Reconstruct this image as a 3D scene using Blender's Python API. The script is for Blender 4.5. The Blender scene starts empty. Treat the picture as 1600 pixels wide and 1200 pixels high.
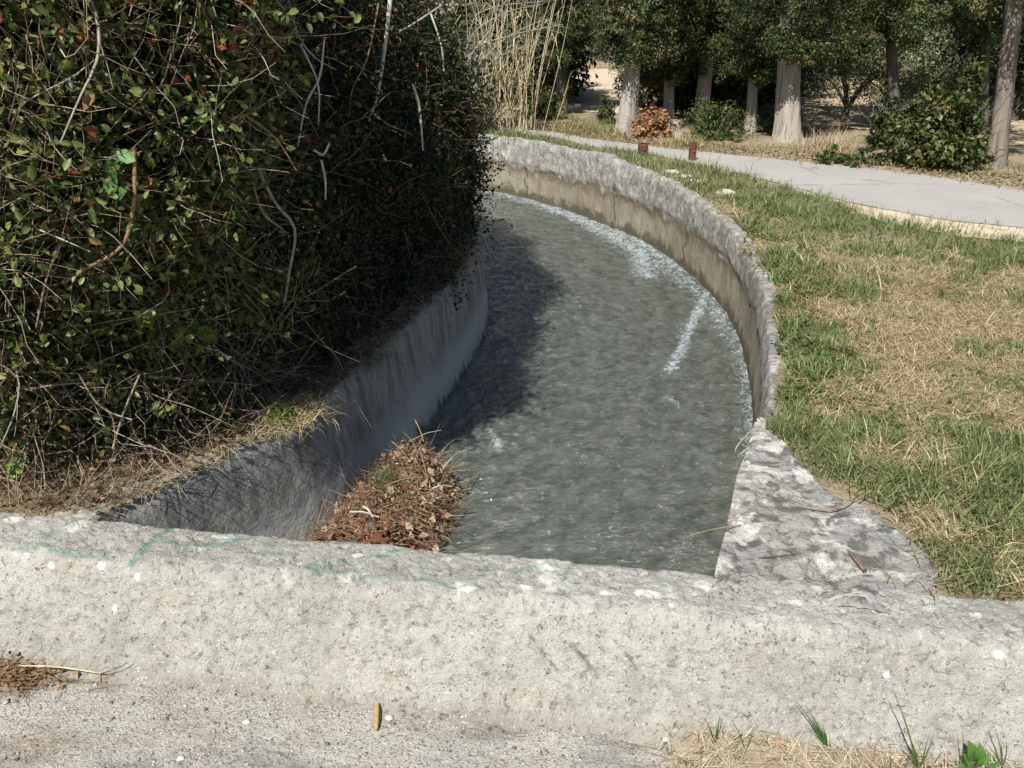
import bpy, math, random
import numpy as np
rng = np.random.default_rng(11); random.seed(11)
scene = bpy.context.scene
COL = scene.collection
PI = math.pi
# ------------------------------------------------------------------ camera model
FPX, CX, CY = 1400.0, 800.0, 600.0
PITCH = math.radians(23.2); EYE = 1.65
def ray(px, py):
    c, s = math.cos(PITCH), math.sin(PITCH)
    u = (CY-py)
    return np.array([px-CX, c*FPX+s*u, -s*FPX+c*u])
def G(px, py, z=0.0):
    d = ray(px, py); k = (z-EYE)/d[2]
    return np.array([0, 0, EYE])+d*k
def at(px, py, Y):
    d = ray(px, py); return np.array([0, 0, EYE])+d*(Y/d[1])

# ------------------------------------------------------------------ numpy noise
def _hash(ix, iy, iz, seed):
    seed = int(seed)
    h = (ix.astype(np.int64)*374761393+iy.astype(np.int64)*668265263+iz.astype(np.int64)*2147483647+seed*974711) & 0xffffffff
    h = ((h ^ (h >> 13))*1274126177) & 0xffffffff
    h = ((h ^ (h >> 16))*2246822519) & 0xffffffff
    return ((h ^ (h >> 15)) & 0xffffff)/float(0xffffff)
def vn(P, scale, seed=0):
    P = np.asarray(P, float)*scale
    if P.shape[1] == 2: P = np.c_[P, np.zeros(len(P))]
    i = np.floor(P); f = P-i; f = f*f*(3-2*f); i = i.astype(np.int64)
    r = 0
    for dx in (0, 1):
        for dy in (0, 1):
            for dz in (0, 1):
                w = (f[:, 0] if dx else 1-f[:, 0])*(f[:, 1] if dy else 1-f[:, 1])*(f[:, 2] if dz else 1-f[:, 2])
                r = r+w*_hash(i[:, 0]+dx, i[:, 1]+dy, i[:, 2]+dz, seed)
    return r*2-1
def fbm(P, scale, o=4, seed=0):
    r = 0; a = 1; t = 0
    for k in range(o):
        r = r+a*vn(P, scale*2**k, seed+k*7); t += a; a *= .5
    return r/t
def sstep(a, b, x): 
    t = np.clip((x-a)/(b-a), 0, 1); return t*t*(3-2*t)
def nrm(v): return v/np.maximum(np.linalg.norm(v, axis=-1, keepdims=True), 1e-9)
def rdir(n): return nrm(rng.normal(size=(n, 3)))

# ------------------------------------------------------------------ objects
ORG = {}
def root(name, loc, label, cat, group=None):
    o = bpy.data.objects.new(name, None); COL.objects.link(o)
    o.empty_display_size = .2
    o.location = [float(v) for v in loc]; ORG[o.name] = np.array(loc, float)
    tag(o, label, cat, group); return o
def tag(o, label=None, cat=None, group=None, kind=None):
    if label: o['label'] = label
    if cat: o['category'] = cat
    if group: o['group'] = group
    if kind: o['kind'] = kind
    return o
def join(parts):
    V = []; F = []; T = []; off = 0
    for p in parts:
        v, f = p[0], p[1]
        V.append(v)
        for a in (f if isinstance(f, list) else [f]):
            if len(a): F.append(np.asarray(a)+off)
        T.append(p[2] if len(p) > 2 and p[2] is not None else np.ones((len(v), 3)))
        off += len(v)
    return np.concatenate(V), F, np.concatenate(T)
def mk(name, V, F, mat, parent=None, tint=None, smooth=False, attrs=None, loc=None):
    V = np.asarray(V, float)
    if not isinstance(F, list): F = [F]
    F = [np.asarray(a) for a in F if len(a)]
    if parent is not None: org = ORG[parent.name]; lo = None
    else:
        lo = np.array(loc, float) if loc is not None else np.array([V[:, 0].mean(), V[:, 1].mean(), V[:, 2].min()])
        org = lo
    me = bpy.data.meshes.new(name)
    me.vertices.add(len(V)); me.vertices.foreach_set('co', (V-org).astype(np.float32).ravel())
    idx = np.concatenate([a.ravel() for a in F]).astype(np.int32)
    tot = np.concatenate([np.full(len(a), a.shape[1]) for a in F]).astype(np.int32)
    st = np.concatenate([[0], np.cumsum(tot)[:-1]]).astype(np.int32)
    me.loops.add(len(idx)); me.loops.foreach_set('vertex_index', idx)
    me.polygons.add(len(tot)); me.polygons.foreach_set('loop_start', st); me.polygons.foreach_set('loop_total', tot)
    if smooth: me.polygons.foreach_set('use_smooth', np.ones(len(tot), bool))
    me.update(calc_edges=True)
    if tint is not None:
        a = me.attributes.new('tint', 'FLOAT_COLOR', 'POINT')
        a.data.foreach_set('color', np.c_[tint, np.ones(len(V))].astype(np.float32).ravel())
    for k, v in (attrs or {}).items():
        a = me.attributes.new(k, 'FLOAT', 'POINT'); a.data.foreach_set('value', np.asarray(v, np.float32))
    me.materials.append(mat)
    o = bpy.data.objects.new(name, me); COL.objects.link(o)
    if parent is not None: o.parent = parent; ORG[o.name] = org
    else: o.location = lo; ORG[o.name] = lo
    return o
def gridF(nu, nv, wrap=False):
    i = np.arange(nu-1)[:, None]; j = np.arange(nv if wrap else nv-1)[None, :]
    j2 = (j+1) % nv
    a = i*nv+j; b = (i+1)*nv+j; c = (i+1)*nv+j2; d = i*nv+j2
    return np.stack([a.ravel(), b.ravel(), c.ravel(), d.ravel()], 1)
# ------------------------------------------------------------------ shape makers
def leaves(P, N, L, W, fold=.22, T=None, ov=False):
    n = len(P)
    if T is None: T = rdir(n)
    T = nrm(T-N*np.sum(T*N, 1, keepdims=True)); B = np.cross(N, T)
    L = np.broadcast_to(L, n)[:, None]; W = np.broadcast_to(W, n)[:, None]
    if ov:      # ovate blade folded along its midrib
        V = np.empty((n, 6, 3)); k = np.arange(n)[:, None]*6
        V[:, 0] = P-T*L*.5; V[:, 3] = P+T*L*.5-N*W*.12
        V[:, 1] = P-T*L*.24+B*W*.44+N*W*fold; V[:, 2] = P+T*L*.14+B*W*.42+N*W*fold*.8
        V[:, 5] = P-T*L*.24-B*W*.44+N*W*fold; V[:, 4] = P+T*L*.14-B*W*.42+N*W*fold*.8
        return V.reshape(-1, 3), np.concatenate([k+np.array([0, 1, 2, 3]), k+np.array([0, 3, 4, 5])])
    V = np.empty((n, 4, 3))
    V[:, 0] = P-T*L*.5; V[:, 2] = P+T*L*.5
    V[:, 1] = P-T*L*.06+B*W*.5+N*W*fold; V[:, 3] = P-T*L*.06-B*W*.5+N*W*fold
    return V.reshape(-1, 3), np.arange(4*n).reshape(n, 4)
def mixc(a, b, t): return np.array(a)[None]*(1-t[:, None])+np.array(b)[None]*t[:, None]
def rep(c, k): return np.repeat(c, k, axis=0)
def blades(P, H, W, lean, curve, az=None):
    n = len(P)
    az = rng.uniform(0, 2*PI, n) if az is None else az
    d = np.c_[np.cos(az), np.sin(az), np.zeros(n)]; b = np.c_[-np.sin(az), np.cos(az), np.zeros(n)]
    tw = rng.uniform(-1, 1, n)[:, None]; b = nrm(b+d*tw*.8)
    up = np.array([0, 0, 1.]); H = np.broadcast_to(H, n)[:, None]; W = np.broadcast_to(W, n)[:, None]
    ln = np.broadcast_to(lean, n)[:, None]; cu = np.broadcast_to(curve, n)[:, None]
    def pt(t):
        a = ln+cu*t
        return P+H*t*(np.sin(a)*d+np.cos(a)*up)
    V = np.empty((n, 5, 3)); m = pt(.5)
    V[:, 0] = P-b*W*.5; V[:, 1] = P+b*W*.5; V[:, 2] = m+b*W*.38; V[:, 3] = m-b*W*.38; V[:, 4] = pt(1.)
    k = np.arange(n)[:, None]*5
    return V.reshape(-1, 3), [k+np.array([0, 1, 2, 3]), k+np.array([3, 2, 4])]
def twigs(P, Dr, L, R, bend=.25, ns=4, sides=3, taper=.3, sag=0.):
    n = len(P); L = np.broadcast_to(L, n)[:, None]; R = np.broadcast_to(R, n)[:, None]
    d = nrm(Dr); pts = [P.copy()]; p = P.copy(); ds = [d]
    for k in range(ns):
        d = nrm(d+rng.normal(size=(n, 3))*bend+np.array([0, 0, -sag])); p = p+d*L/ns; pts.append(p); ds.append(d)
    ref = np.where(np.abs(ds[0][:, 2:3]) > .8, np.array([[1., 0, 0]]), np.array([[0, 0, 1.]]))
    V = np.empty((n, ns+1, sides, 3))
    for k in range(ns+1):
        dd = ds[k]; a = nrm(np.cross(dd, ref)); b = np.cross(dd, a); r = R*(1-(1-taper)*k/ns)
        for s in range(sides):
            t = 2*PI*s/sides; V[:, k, s] = pts[k]+r*(math.cos(t)*a+math.sin(t)*b)
    f = gridF(ns+1, sides, True)
    Fa = (np.arange(n)[:, None, None]*((ns+1)*sides)+f[None]).reshape(-1, 4)
    return V.reshape(-1, 3), Fa, pts
def smooth_line(pts, m):
    pts = np.asarray(pts, float); n = len(pts)
    if n < 3: return pts[0]+(pts[-1]-pts[0])*np.linspace(0, 1, m)[:, None]
    seg = np.r_[0, np.cumsum(np.linalg.norm(np.diff(pts, axis=0), axis=1))]
    # catmull-rom in arc length
    tang = np.empty_like(pts); tang[1:-1] = (pts[2:]-pts[:-2])/(seg[2:]-seg[:-2])[:, None]
    tang[0] = (pts[1]-pts[0])/seg[1]; tang[-1] = (pts[-1]-pts[-2])/(seg[-1]-seg[-2])
    q = np.linspace(0, seg[-1], m); i = np.clip(np.searchsorted(seg, q, 'right')-1, 0, n-2)
    h = (seg[i+1]-seg[i])[:, None]; t = ((q-seg[i])[:, None])/h
    return ((2*t**3-3*t**2+1)*pts[i]+(t**3-2*t**2+t)*h*tang[i]+(-2*t**3+3*t**2)*pts[i+1]+(t**3-t**2)*h*tang[i+1])
def tube(pts, rad, sides=8, m=24, rough=0., seed=0, cap=True):
    P = smooth_line(pts, m); r = np.interp(np.linspace(0, 1, m), np.linspace(0, 1, len(rad)), rad)
    d = nrm(np.gradient(P, axis=0)); a0 = np.array([1., 0, 0]) if abs(d[0, 0]) < .8 else np.array([0, 1., 0])
    A = nrm(np.cross(d, a0)); B = np.cross(d, A)
    th = np.arange(sides)*2*PI/sides
    V = P[:, None]+r[:, None, None]*(np.cos(th)[None, :, None]*A[:, None]+np.sin(th)[None, :, None]*B[:, None])
    V = V.reshape(-1, 3)
    if rough:
        c = rep(P, sides); V = c+(V-c)*(1+rough*fbm(V*np.array([1, 1, .25]), 14, 3, seed))[:, None]
    F = [gridF(m, sides, True)]
    if cap: F += [np.arange(sides)[::-1][None], (np.arange(sides)+(m-1)*sides)[None]]
    return V, F
# ------------------------------------------------------------------ materials
class M:
    def __init__(s, name):
        s.m = bpy.data.materials.new(name); s.m.use_nodes = True
        s.t = s.m.node_tree; s.t.nodes.clear()
        s.out = s.n('ShaderNodeOutputMaterial')
        s.c = s.n('ShaderNodeTexCoord').outputs['Object']
    def n(s, t, **k):
        x = s.t.nodes.new(t)
        for a, b in k.items(): setattr(x, a, b)
        return x
    def set(s, inp, v):
        if hasattr(v, 'is_output') or isinstance(v, bpy.types.NodeSocket): s.t.links.new(v, inp)
        elif isinstance(v, (tuple, list)) and len(v) == 3 and inp.type == 'RGBA': inp.default_value = (*v, 1)
        else: inp.default_value = v
    def noise(s, sc, det=5, ro=.55, vec=None, dist=0, col=False):
        x = s.n('ShaderNodeTexNoise'); s.set(x.inputs['Vector'], vec or s.c)
        x.inputs['Scale'].default_value = sc; x.inputs['Detail'].default_value = det; x.inputs['Roughness'].default_value = ro
        x.inputs['Distortion'].default_value = dist
        return x.outputs['Color' if col else 'Fac']
    def vor(s, sc, out='Distance', feat='F1', vec=None, rnd=1):
        x = s.n('ShaderNodeTexVoronoi', feature=feat); s.set(x.inputs['Vector'], vec or s.c); x.inputs['Scale'].default_value = sc
        x.inputs['Randomness'].default_value = rnd
        return x.outputs[out]
    def ramp(s, f, stops, interp='LINEAR'):
        x = s.n('ShaderNodeValToRGB'); r = x.color_ramp; r.interpolation = interp
        while len(r.elements) < len(stops): r.elements.new(.5)
        for e, (p, c) in zip(r.elements, stops):
            e.position = p; e.color = (c, c, c, 1) if not isinstance(c, tuple) else (*c, 1)
        s.set(x.inputs[0], f); return x.outputs[0]
    def mix(s, f, a, b, mode='MIX'):
        x = s.n('ShaderNodeMix', data_type='RGBA', blend_type=mode); s.set(x.inputs[0], f); s.set(x.inputs[6], a); s.set(x.inputs[7], b)
        return x.outputs[2]
    def math(s, op, a, b=0., clamp=False):
        x = s.n('ShaderNodeMath', operation=op, use_clamp=clamp); s.set(x.inputs[0], a); s.set(x.inputs[1], b); return x.outputs[0]
    def attr(s, nm, out='Fac'): return s.n('ShaderNodeAttribute', attribute_name=nm).outputs[out]
    def xyz(s):
        x = s.n('ShaderNodeSeparateXYZ'); s.set(x.inputs[0], s.c); return x.outputs
    def geo(s, o): return s.n('ShaderNodeNewGeometry').outputs[o]
    def vmul(s, v, k):
        x = s.n('ShaderNodeVectorMath', operation='MULTIPLY'); s.set(x.inputs[0], v); x.inputs[1].default_value = k; return x.outputs[0]
    def bump(s, h, st=.5, d=.01, n=None):
        x = s.n('ShaderNodeBump'); x.inputs['Strength'].default_value = st; x.inputs['Distance'].default_value = d
        s.set(x.inputs['Height'], h)
        if n is not None: s.set(x.inputs['Normal'], n)
        return x.outputs[0]
    def pbr(s, col, rough=.85, spec=.3, nrm=None):
        x = s.n('ShaderNodeBsdfPrincipled'); s.set(x.inputs['Base Color'], col); s.set(x.inputs['Roughness'], rough)
        s.set(x.inputs['Specular IOR Level'], spec)
        if nrm is not None: s.set(x.inputs['Normal'], nrm)
        return x.outputs[0]
    def mixs(s, f, a, b):
        x = s.n('ShaderNodeMixShader'); s.set(x.inputs[0], f); s.set(x.inputs[1], a); s.set(x.inputs[2], b); return x.outputs[0]
    def done(s, sh):
        s.t.links.new(sh, s.out.inputs['Surface']); return s.m

def leaf_mat(name, base=(1, 1, 1), rough=.5, spec=.35, trans=.3):
    m = M(name); c = m.mix(1., m.attr('tint', 'Color'), base, 'MULTIPLY')
    p = m.pbr(c, rough, spec)
    t = m.n('ShaderNodeBsdfTranslucent'); m.set(t.inputs[0], m.mix(1., c, (1.1, 1.15, .7), 'MULTIPLY'))
    return m.done(m.mixs(trans, p, t.outputs[0]))
def wood_mat(name, a, b, sc=30, tinted=False):
    m = M(name); v = m.vmul(m.c, (1, 1, .25))
    n = m.noise(sc, 6, .6, v); c = m.ramp(n, [(.3, a), (.7, b)])
    if tinted: c = m.mix(1., c, m.attr('tint', 'Color'), 'MULTIPLY')
    return m.done(m.pbr(c, .85, .2, m.bump(n, .5, .01)))
def bark_mat(name, a, b):
    m = M(name); v = m.vmul(m.c, (1, 1, .09))
    n = m.noise(26, 6, .65, v); n2 = m.noise(3, 4)
    c = m.ramp(n, [(.32, a), (.5, b), (.8, tuple(min(1, x*1.15) for x in b))])
    c = m.mix(m.ramp(n2, [(.4, 0.), (.7, .5)]), c, tuple(x*.7 for x in b))
    return m.done(m.pbr(c, .9, .15, m.bump(n, .8, .03)))

def concrete_parapet():
    m = M('weathered_concrete')
    big = m.noise(2.6, 5, .6); mid = m.noise(24, 6, .65); fin = m.noise(150, 4, .7)
    top = m.attr('topness')
    c = m.ramp(big, [(.3, (.33, .32, .285)), (.55, (.41, .40, .362)), (.75, (.48, .468, .425))])
    c = m.mix(m.ramp(mid, [(.33, .6), (.48, 0.)]), c, (.20, .19, .172))
    c = m.mix(m.ramp(mid, [(.55, 0.), (.75, .65)]), c, (.52, .505, .475))
    # ochre iron stains on the face
    och = m.noise(4.2, 3, .5, m.vmul(m.c, (1, 1, 1.8))); 
    c = m.mix(m.math('MULTIPLY', m.ramp(och, [(.58, 0.), (.74, .28)]), m.math('SUBTRACT', 1., top)), c, (.46, .34, .235))
    # base dirt
    c = m.mix(m.math('MULTIPLY', m.attr('dirt'), m.ramp(m.noise(9, 5), [(.3, .25), (.7, .9)])), c, (.25, .215, .17))
    # aggregate grains
    gv = m.vor(110, 'Color'); gd = m.vor(110)
    g = m.math('MULTIPLY', m.ramp(gv, [(.72, 0.), (.8, 1.)]), m.ramp(gd, [(.28, 1.), (.5, 0.)]))
    c = m.mix(m.math('MULTIPLY', g, .6), c, (.6, .58, .53))
    gv2 = m.vor(75, 'Color', vec=m.vmul(m.c, (1.1, .9, 1.2))); gd2 = m.vor(75, vec=m.vmul(m.c, (1.1, .9, 1.2)))
    g2 = m.math('MULTIPLY', m.ramp(gv2, [(.80, 0.), (.86, 1.)]), m.ramp(gd2, [(.2, 1.), (.42, 0.)]))
    c = m.mix(m.math('MULTIPLY', g2, .75), c, (.10, .098, .09))
    c = m.mix(m.ramp(fin, [(.3, .75), (.45, 0.)]), c, (.13, .123, .11))
    pk = m.noise(42, 4, .75, dist=.6)
    c = m.mix(m.ramp(pk, [(.30, .9), (.37, 0.)]), c, (.085, .082, .075))
    c = m.mix(m.ramp(fin, [(.58, 0.), (.72, .5)]), c, (.55, .535, .5))
    rs = m.noise(7, 5, .6, m.vmul(m.c, (1, 1, .12)))
    c = m.mix(m.math('MULTIPLY', m.ramp(rs, [(.52, 0.), (.68, .38)]), m.math('SUBTRACT', 1., top)), c, (.25, .245, .225))
    # dark crust on top
    cr = m.noise(14, 7, .7)
    c = m.mix(m.math('MULTIPLY', m.ramp(cr, [(.52, 0.), (.66, .42)]), top), c, (.19, .185, .17))
    c = m.mix(m.math('MULTIPLY', m.attr('paint'), m.ramp(m.noise(55, 6, .75), [(.32, 0.), (.54, .7)])), c, (.10, .225, .185))
    # white lichen discs
    w = m.noise(8.5, 6, .62, dist=.4)
    li = m.math('MULTIPLY', m.ramp(w, [(.60, 0.), (.70, .9)]), m.math('ADD', m.math('MULTIPLY', top, .85), .12))
    c = m.mix(m.math('MAXIMUM', li, m.math('MULTIPLY', m.attr('lichen'), m.ramp(m.noise(60, 4, .7), [(.3, .5), (.5, 1.)]))), c, (.66, .65, .60))
    c = m.mix(m.math('MULTIPLY', m.attr('scrape'), .8), c, (.085, .085, .08))
    h = m.math('ADD', m.math('MULTIPLY', mid, .5), m.math('ADD', m.math('MULTIPLY', fin, .7), m.math('MULTIPLY', m.ramp(pk, [(.3, 0.), (.42, 1.)]), .35)))
    return m.done(m.pbr(c, .95, .12, m.bump(h, 1., .013)))
def deck_mat():
    m = M('worn_gravelly_concrete'); big = m.noise(3.2, 6, .6); fin = m.noise(130, 5, .7)
    c = m.ramp(big, [(.3, (.40, .38, .34)), (.6, (.52, .495, .445))])
    c = m.mix(m.ramp(m.noise(5, 5, .6), [(.5, 0.), (.66, .7)]), c, (.36, .30, .225))
    gv = m.vor(60, 'Color'); gd = m.vor(60)
    c = m.mix(m.math('MULTIPLY', m.ramp(gv, [(.55, 0.), (.65, .75)]), m.ramp(gd, [(.25, 1.), (.45, 0.)])), c, (.55, .53, .48))
    gv = m.vor(95, 'Color', vec=m.vmul(m.c, (1, 1.2, 1))); gd2 = m.vor(95, vec=m.vmul(m.c, (1, 1.2, 1)))
    c = m.mix(m.math('MULTIPLY', m.ramp(gv, [(.68, 0.), (.74, .8)]), m.ramp(gd2, [(.2, 1.), (.45, 0.)])), c, (.10, .095, .085))
    c = m.mix(m.ramp(fin, [(.3, .95), (.50, 0.)]), c, (.11, .10, .09))
    c = m.mix(m.ramp(m.noise(46, 5, .75), [(.56, 0.), (.68, .8)]), c, (.60, .575, .52))
    c = m.mix(m.ramp(m.noise(30, 5, .75, m.vmul(m.c, (1, 1.3, 1))), [(.32, .8), (.43, 0.)]), c, (.12, .11, .10))
    c = m.mix(m.ramp(m.noise(2.1, 5, .6, m.vmul(m.c, (1, 2.2, 1))), [(.52, 0.), (.64, .65)]), c, (.16, .15, .135))
    h = m.math('SUBTRACT', m.math('MULTIPLY', fin, .8), m.math('MULTIPLY', m.math('MULTIPLY', gd, m.noise(9, 4)), .22))
    h = m.math('ADD', h, m.math('MULTIPLY', m.noise(34, 5, .7), .6))
    return m.done(m.pbr(c, .95, .12, m.bump(h, 1., .014)))
def apron_mat():
    m = M('lichened_stone'); a = m.noise(4, 6, .65); f = m.noise(95, 5, .7); k = m.noise(13, 7, .68, dist=.3)
    v = m.vor(6.5, 'Color'); e = m.vor(6.5, feat='DISTANCE_TO_EDGE')
    c = m.mix(v, (.22, .22, .215), (.35, .34, .315))
    c = m.mix(m.ramp(a, [(.35, .7), (.6, 0.)]), c, (.33, .30, .255))
    c = m.mix(m.ramp(k, [(.48, 0.), (.56, .85)]), c, (.10, .097, .09))
    c = m.mix(m.ramp(m.noise(7.5, 6, .6, m.vmul(m.c, (1, 1.1, 1)), .5), [(.53, 0.), (.60, .85)]), c, (.56, .545, .50))
    c = m.mix(m.ramp(f, [(.32, .7), (.48, 0.)]), c, (.10, .097, .09))
    e = m.math('ADD', e, m.math('MULTIPLY', m.noise(3.1, 4), .12))
    c = m.mix(m.ramp(e, [(.03, .6), (.065, 0.)]), c, (.20, .17, .12))
    h = m.math('ADD', m.math('MULTIPLY', f, .4), m.math('ADD', m.math('MULTIPLY', k, .6), m.ramp(e, [(0.03, 0.), (.08, .3)])))
    return m.done(m.pbr(c, .95, .12, m.bump(h, .9, .02)))
def wall_mat(name, left):
    m = M(name); z = m.attr('hgt'); big = m.noise(3, 6, .62); st = m.noise(16, 6, .6, m.vmul(m.c, (1, 1, .14)))
    f = m.noise(70, 5, .7)
    if left:
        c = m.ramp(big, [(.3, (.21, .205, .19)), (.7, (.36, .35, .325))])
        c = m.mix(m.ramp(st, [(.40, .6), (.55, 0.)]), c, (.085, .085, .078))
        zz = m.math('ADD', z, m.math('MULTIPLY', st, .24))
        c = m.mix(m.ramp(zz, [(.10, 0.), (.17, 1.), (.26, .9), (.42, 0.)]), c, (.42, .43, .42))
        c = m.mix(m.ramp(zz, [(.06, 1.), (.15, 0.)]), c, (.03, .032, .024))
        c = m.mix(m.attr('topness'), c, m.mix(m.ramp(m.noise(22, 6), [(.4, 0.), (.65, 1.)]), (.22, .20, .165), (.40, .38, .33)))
    else:
        c = m.ramp(m.noise(3, 6, .7), [(.35, (.185, .165, .122)), (.65, (.27, .248, .195))])
        c = m.mix(m.ramp(st, [(.38, .6), (.52, 0.)]), c, (.16, .13, .09))
        up = m.ramp(m.noise(11, 7, .7), [(.32, (.14, .137, .125)), (.5, (.285, .272, .243)), (.67, (.48, .462, .415))])
        up = m.mix(m.ramp(m.noise(30, 6, .75), [(.36, .8), (.5, 0.)]), up, (.10, .10, .098))
        up = m.mix(m.ramp(st, [(.40, .3), (.5, 0.)]), up, (.14, .14, .14))
        zz = m.math('ADD', z, m.math('MULTIPLY', m.math('SUBTRACT', m.noise(5, 6, .65), .5), .36))
        c = m.mix(m.ramp(zz, [(.365, 0.), (.40, 1.)]), c, up)
        c = m.mix(m.ramp(zz, [(.27, 0.), (.355, .85), (.39, 0.)]), c, (.11, .085, .06))
        c = m.mix(m.ramp(zz, [(.06, .9), (.13, 0.)]), c, (.07, .062, .04))
        c = m.mix(m.math('MULTIPLY', m.attr('crack'), .9), c, (.03, .027, .022))
    return m.done(m.pbr(c, .9, .2, m.bump(m.math('ADD', m.math('MULTIPLY', f, .4), m.math('MULTIPLY', m.noise(20, 6, .6), .8)), .8, .02)))
def ground_mat():
    m = M('dry_soil'); a = m.noise(1.6, 6, .6); b = m.noise(30, 6, .7); f = m.noise(120, 4, .7)
    c = m.ramp(a, [(.35, (.22, .175, .115)), (.6, (.36, .295, .20)), (.75, (.46, .385, .275))])
    c = m.mix(m.ramp(b, [(.35, .6), (.5, 0.)]), c, (.11, .085, .05))
    c = m.mix(m.ramp(f, [(.6, 0.), (.72, .5)]), c, (.46, .40, .30))
    return m.done(m.pbr(c, .98, .05, m.bump(b, .8, .03)))
def sand_mat(name, a, b):
    m = M(name); n = m.noise(7, 6, .65); f = m.noise(90, 5, .7)
    c = m.mix(m.ramp(n, [(.35, 0.), (.65, 1.)]), a, b)
    c = m.mix(m.ramp(f, [(.33, .5), (.48, 0.)]), c, tuple(x*.45 for x in a))
    return m.done(m.pbr(c, .98, .05, m.bump(f, .5, .008)))
def road_mat():
    m = M('pale_worn_asphalt'); n = m.noise(1.2, 6, .6); f = m.noise(140, 4, .7); v = m.vmul(m.c, (1, 1, 1))
    c = m.ramp(n, [(.3, (.33, .315, .295)), (.7, (.40, .385, .36))])
    c = m.mix(m.ramp(f, [(.35, .5), (.5, 0.)]), c, (.15, .145, .14))
    c = m.mix(m.ramp(m.noise(8, 6, .7), [(.55, 0.), (.7, .5)]), c, (.40, .355, .28))
    ed = m.math('ADD', m.vor(.8, feat='DISTANCE_TO_EDGE'), m.math('MULTIPLY', m.math('SUBTRACT', m.noise(4, 5, .7), .5), .10))
    c = m.mix(m.ramp(ed, [(0., .55), (.012, 0.)]), c, (.13, .125, .115))
    return m.done(m.pbr(c, .92, .2, m.bump(f, .5, .006)))
def bed_mat():
    m = M('gravel_bed'); v = m.vor(16, 'Color'); n = m.noise(6, 6, .65); k = m.noise(22, 6, .7)
    c = m.mix(n, (.11, .105, .07), (.27, .25, .17))
    c = m.mix(m.ramp(v, [(.6, 0.), (.9, .8)]), c, (.36, .33, .24))
    c = m.mix(m.ramp(k, [(.38, .9), (.52, 0.)]), c, (.03, .03, .02))
    return m.done(m.pbr(c, .9, .2, m.bump(k, .6, .03)))
def water_mat():
    m = M('canal_water')
    st = m.n('ShaderNodeMapping'); 
    v = m.attr('flow', 'Vector')
    v2 = m.vmul(v, (1.7, .75, 1)); n1 = m.noise(9, 5, .62, v2, .7); n2 = m.noise(38, 5, .65, v2, .5)
    h = m.math('ADD', m.math('MULTIPLY', n1, .7), m.math('MULTIPLY', n2, .35))
    h = m.math('MULTIPLY', h, m.ramp(m.noise(2.3, 4, .6, v), [(.33, .45), (.66, 1.5)]))
    nb = m.bump(h, 1., .03)
    foam_glint_n = m.noise(21, 8, .75, v, 1.1); foam_glint_n2 = m.noise(85, 4, .7, v)
    fo = m.math('ADD', m.attr('foam_glint'), m.math('MULTIPLY', m.math('SUBTRACT', foam_glint_n, .5), 3.4))
    fo = m.math('ADD', fo, m.math('MULTIPLY', m.math('SUBTRACT', foam_glint_n2, .5), 1.0))
    fo = m.ramp(fo, [(.5, 0.), (1.7, .55)])
    tr = m.n('ShaderNodeBsdfTransparent'); m.set(tr.inputs[0], (.74, .77, .68))
    murk = m.n('ShaderNodeBsdfDiffuse'); m.set(murk.inputs[0], m.mix(m.ramp(m.noise(7, 7, .75, v, .5), [(.36, 0.), (.66, 1.)]), (.105, .122, .10), (.285, .31, .27)))
    m.set(murk.inputs['Normal'], nb)
    body = m.mixs(.52, tr.outputs[0], murk.outputs[0])
    gl = m.n('ShaderNodeBsdfGlossy'); m.set(gl.inputs['Roughness'], .14); m.set(gl.inputs['Normal'], nb)
    fr = m.n('ShaderNodeFresnel'); fr.inputs[0].default_value = 2.3; m.set(fr.inputs['Normal'], nb)
    s = m.mixs(fr.outputs[0], body, gl.outputs[0])
    wd = m.n('ShaderNodeBsdfDiffuse'); m.set(wd.inputs[0], (.50, .57, .60)); m.set(wd.inputs['Normal'], nb)
    m.t.nodes.remove(st)
    return m.done(m.mixs(fo, s, wd.outputs[0]))

MT = dict(
    parapet=concrete_parapet(), deck=deck_mat(), apron=apron_mat(), lwall=wall_mat('stained_dark_concrete', True),
    rwall=wall_mat('eroded_canal_concrete', False), ground=ground_mat(), sand=sand_mat('pale_sand', (.47, .385, .275), (.60, .51, .385)),
    straw_ground=sand_mat('straw_soil', (.40, .31, .19), (.50, .41, .27)), road=road_mat(), verge=sand_mat('verge_soil', (.24, .195, .14), (.38, .32, .235)), bed=bed_mat(), water=water_mat(),
    leaf=leaf_mat('glossy_leaf', rough=.42, spec=.35, trans=.25), needle=leaf_mat('scale_foliage', rough=.6, spec=.25, trans=.15),
    dry=leaf_mat('dry_leaf', rough=.7, spec=.2, trans=.25), grass=leaf_mat('grass_blade', rough=.55, spec=.25, trans=.3),
    twig=wood_mat('twig_bark', (.55, .55, .55), (1, 1, 1), 40, True), bark=bark_mat('pale_grey_bark', (.13, .112, .095), (.36, .33, .29)),
    midbark=bark_mat('grey_brown_bark', (.085, .07, .058), (.23, .20, .17)),
    darkbark=bark_mat('dark_bark', (.04, .035, .03), (.13, .115, .10)), bollard=wood_mat('red_brown_wood', (.07, .028, .022), (.15, .065, .05), 30),
    stone=sand_mat('pale_limestone', (.45, .43, .38), (.60, .58, .52)), core=sand_mat('wet_leaf_mud', (.05, .035, .02), (.08, .055, .035)),
    stake=wood_mat('weathered_yellow_wood', (.30, .20, .08), (.46, .33, .15), 60),
)
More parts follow.
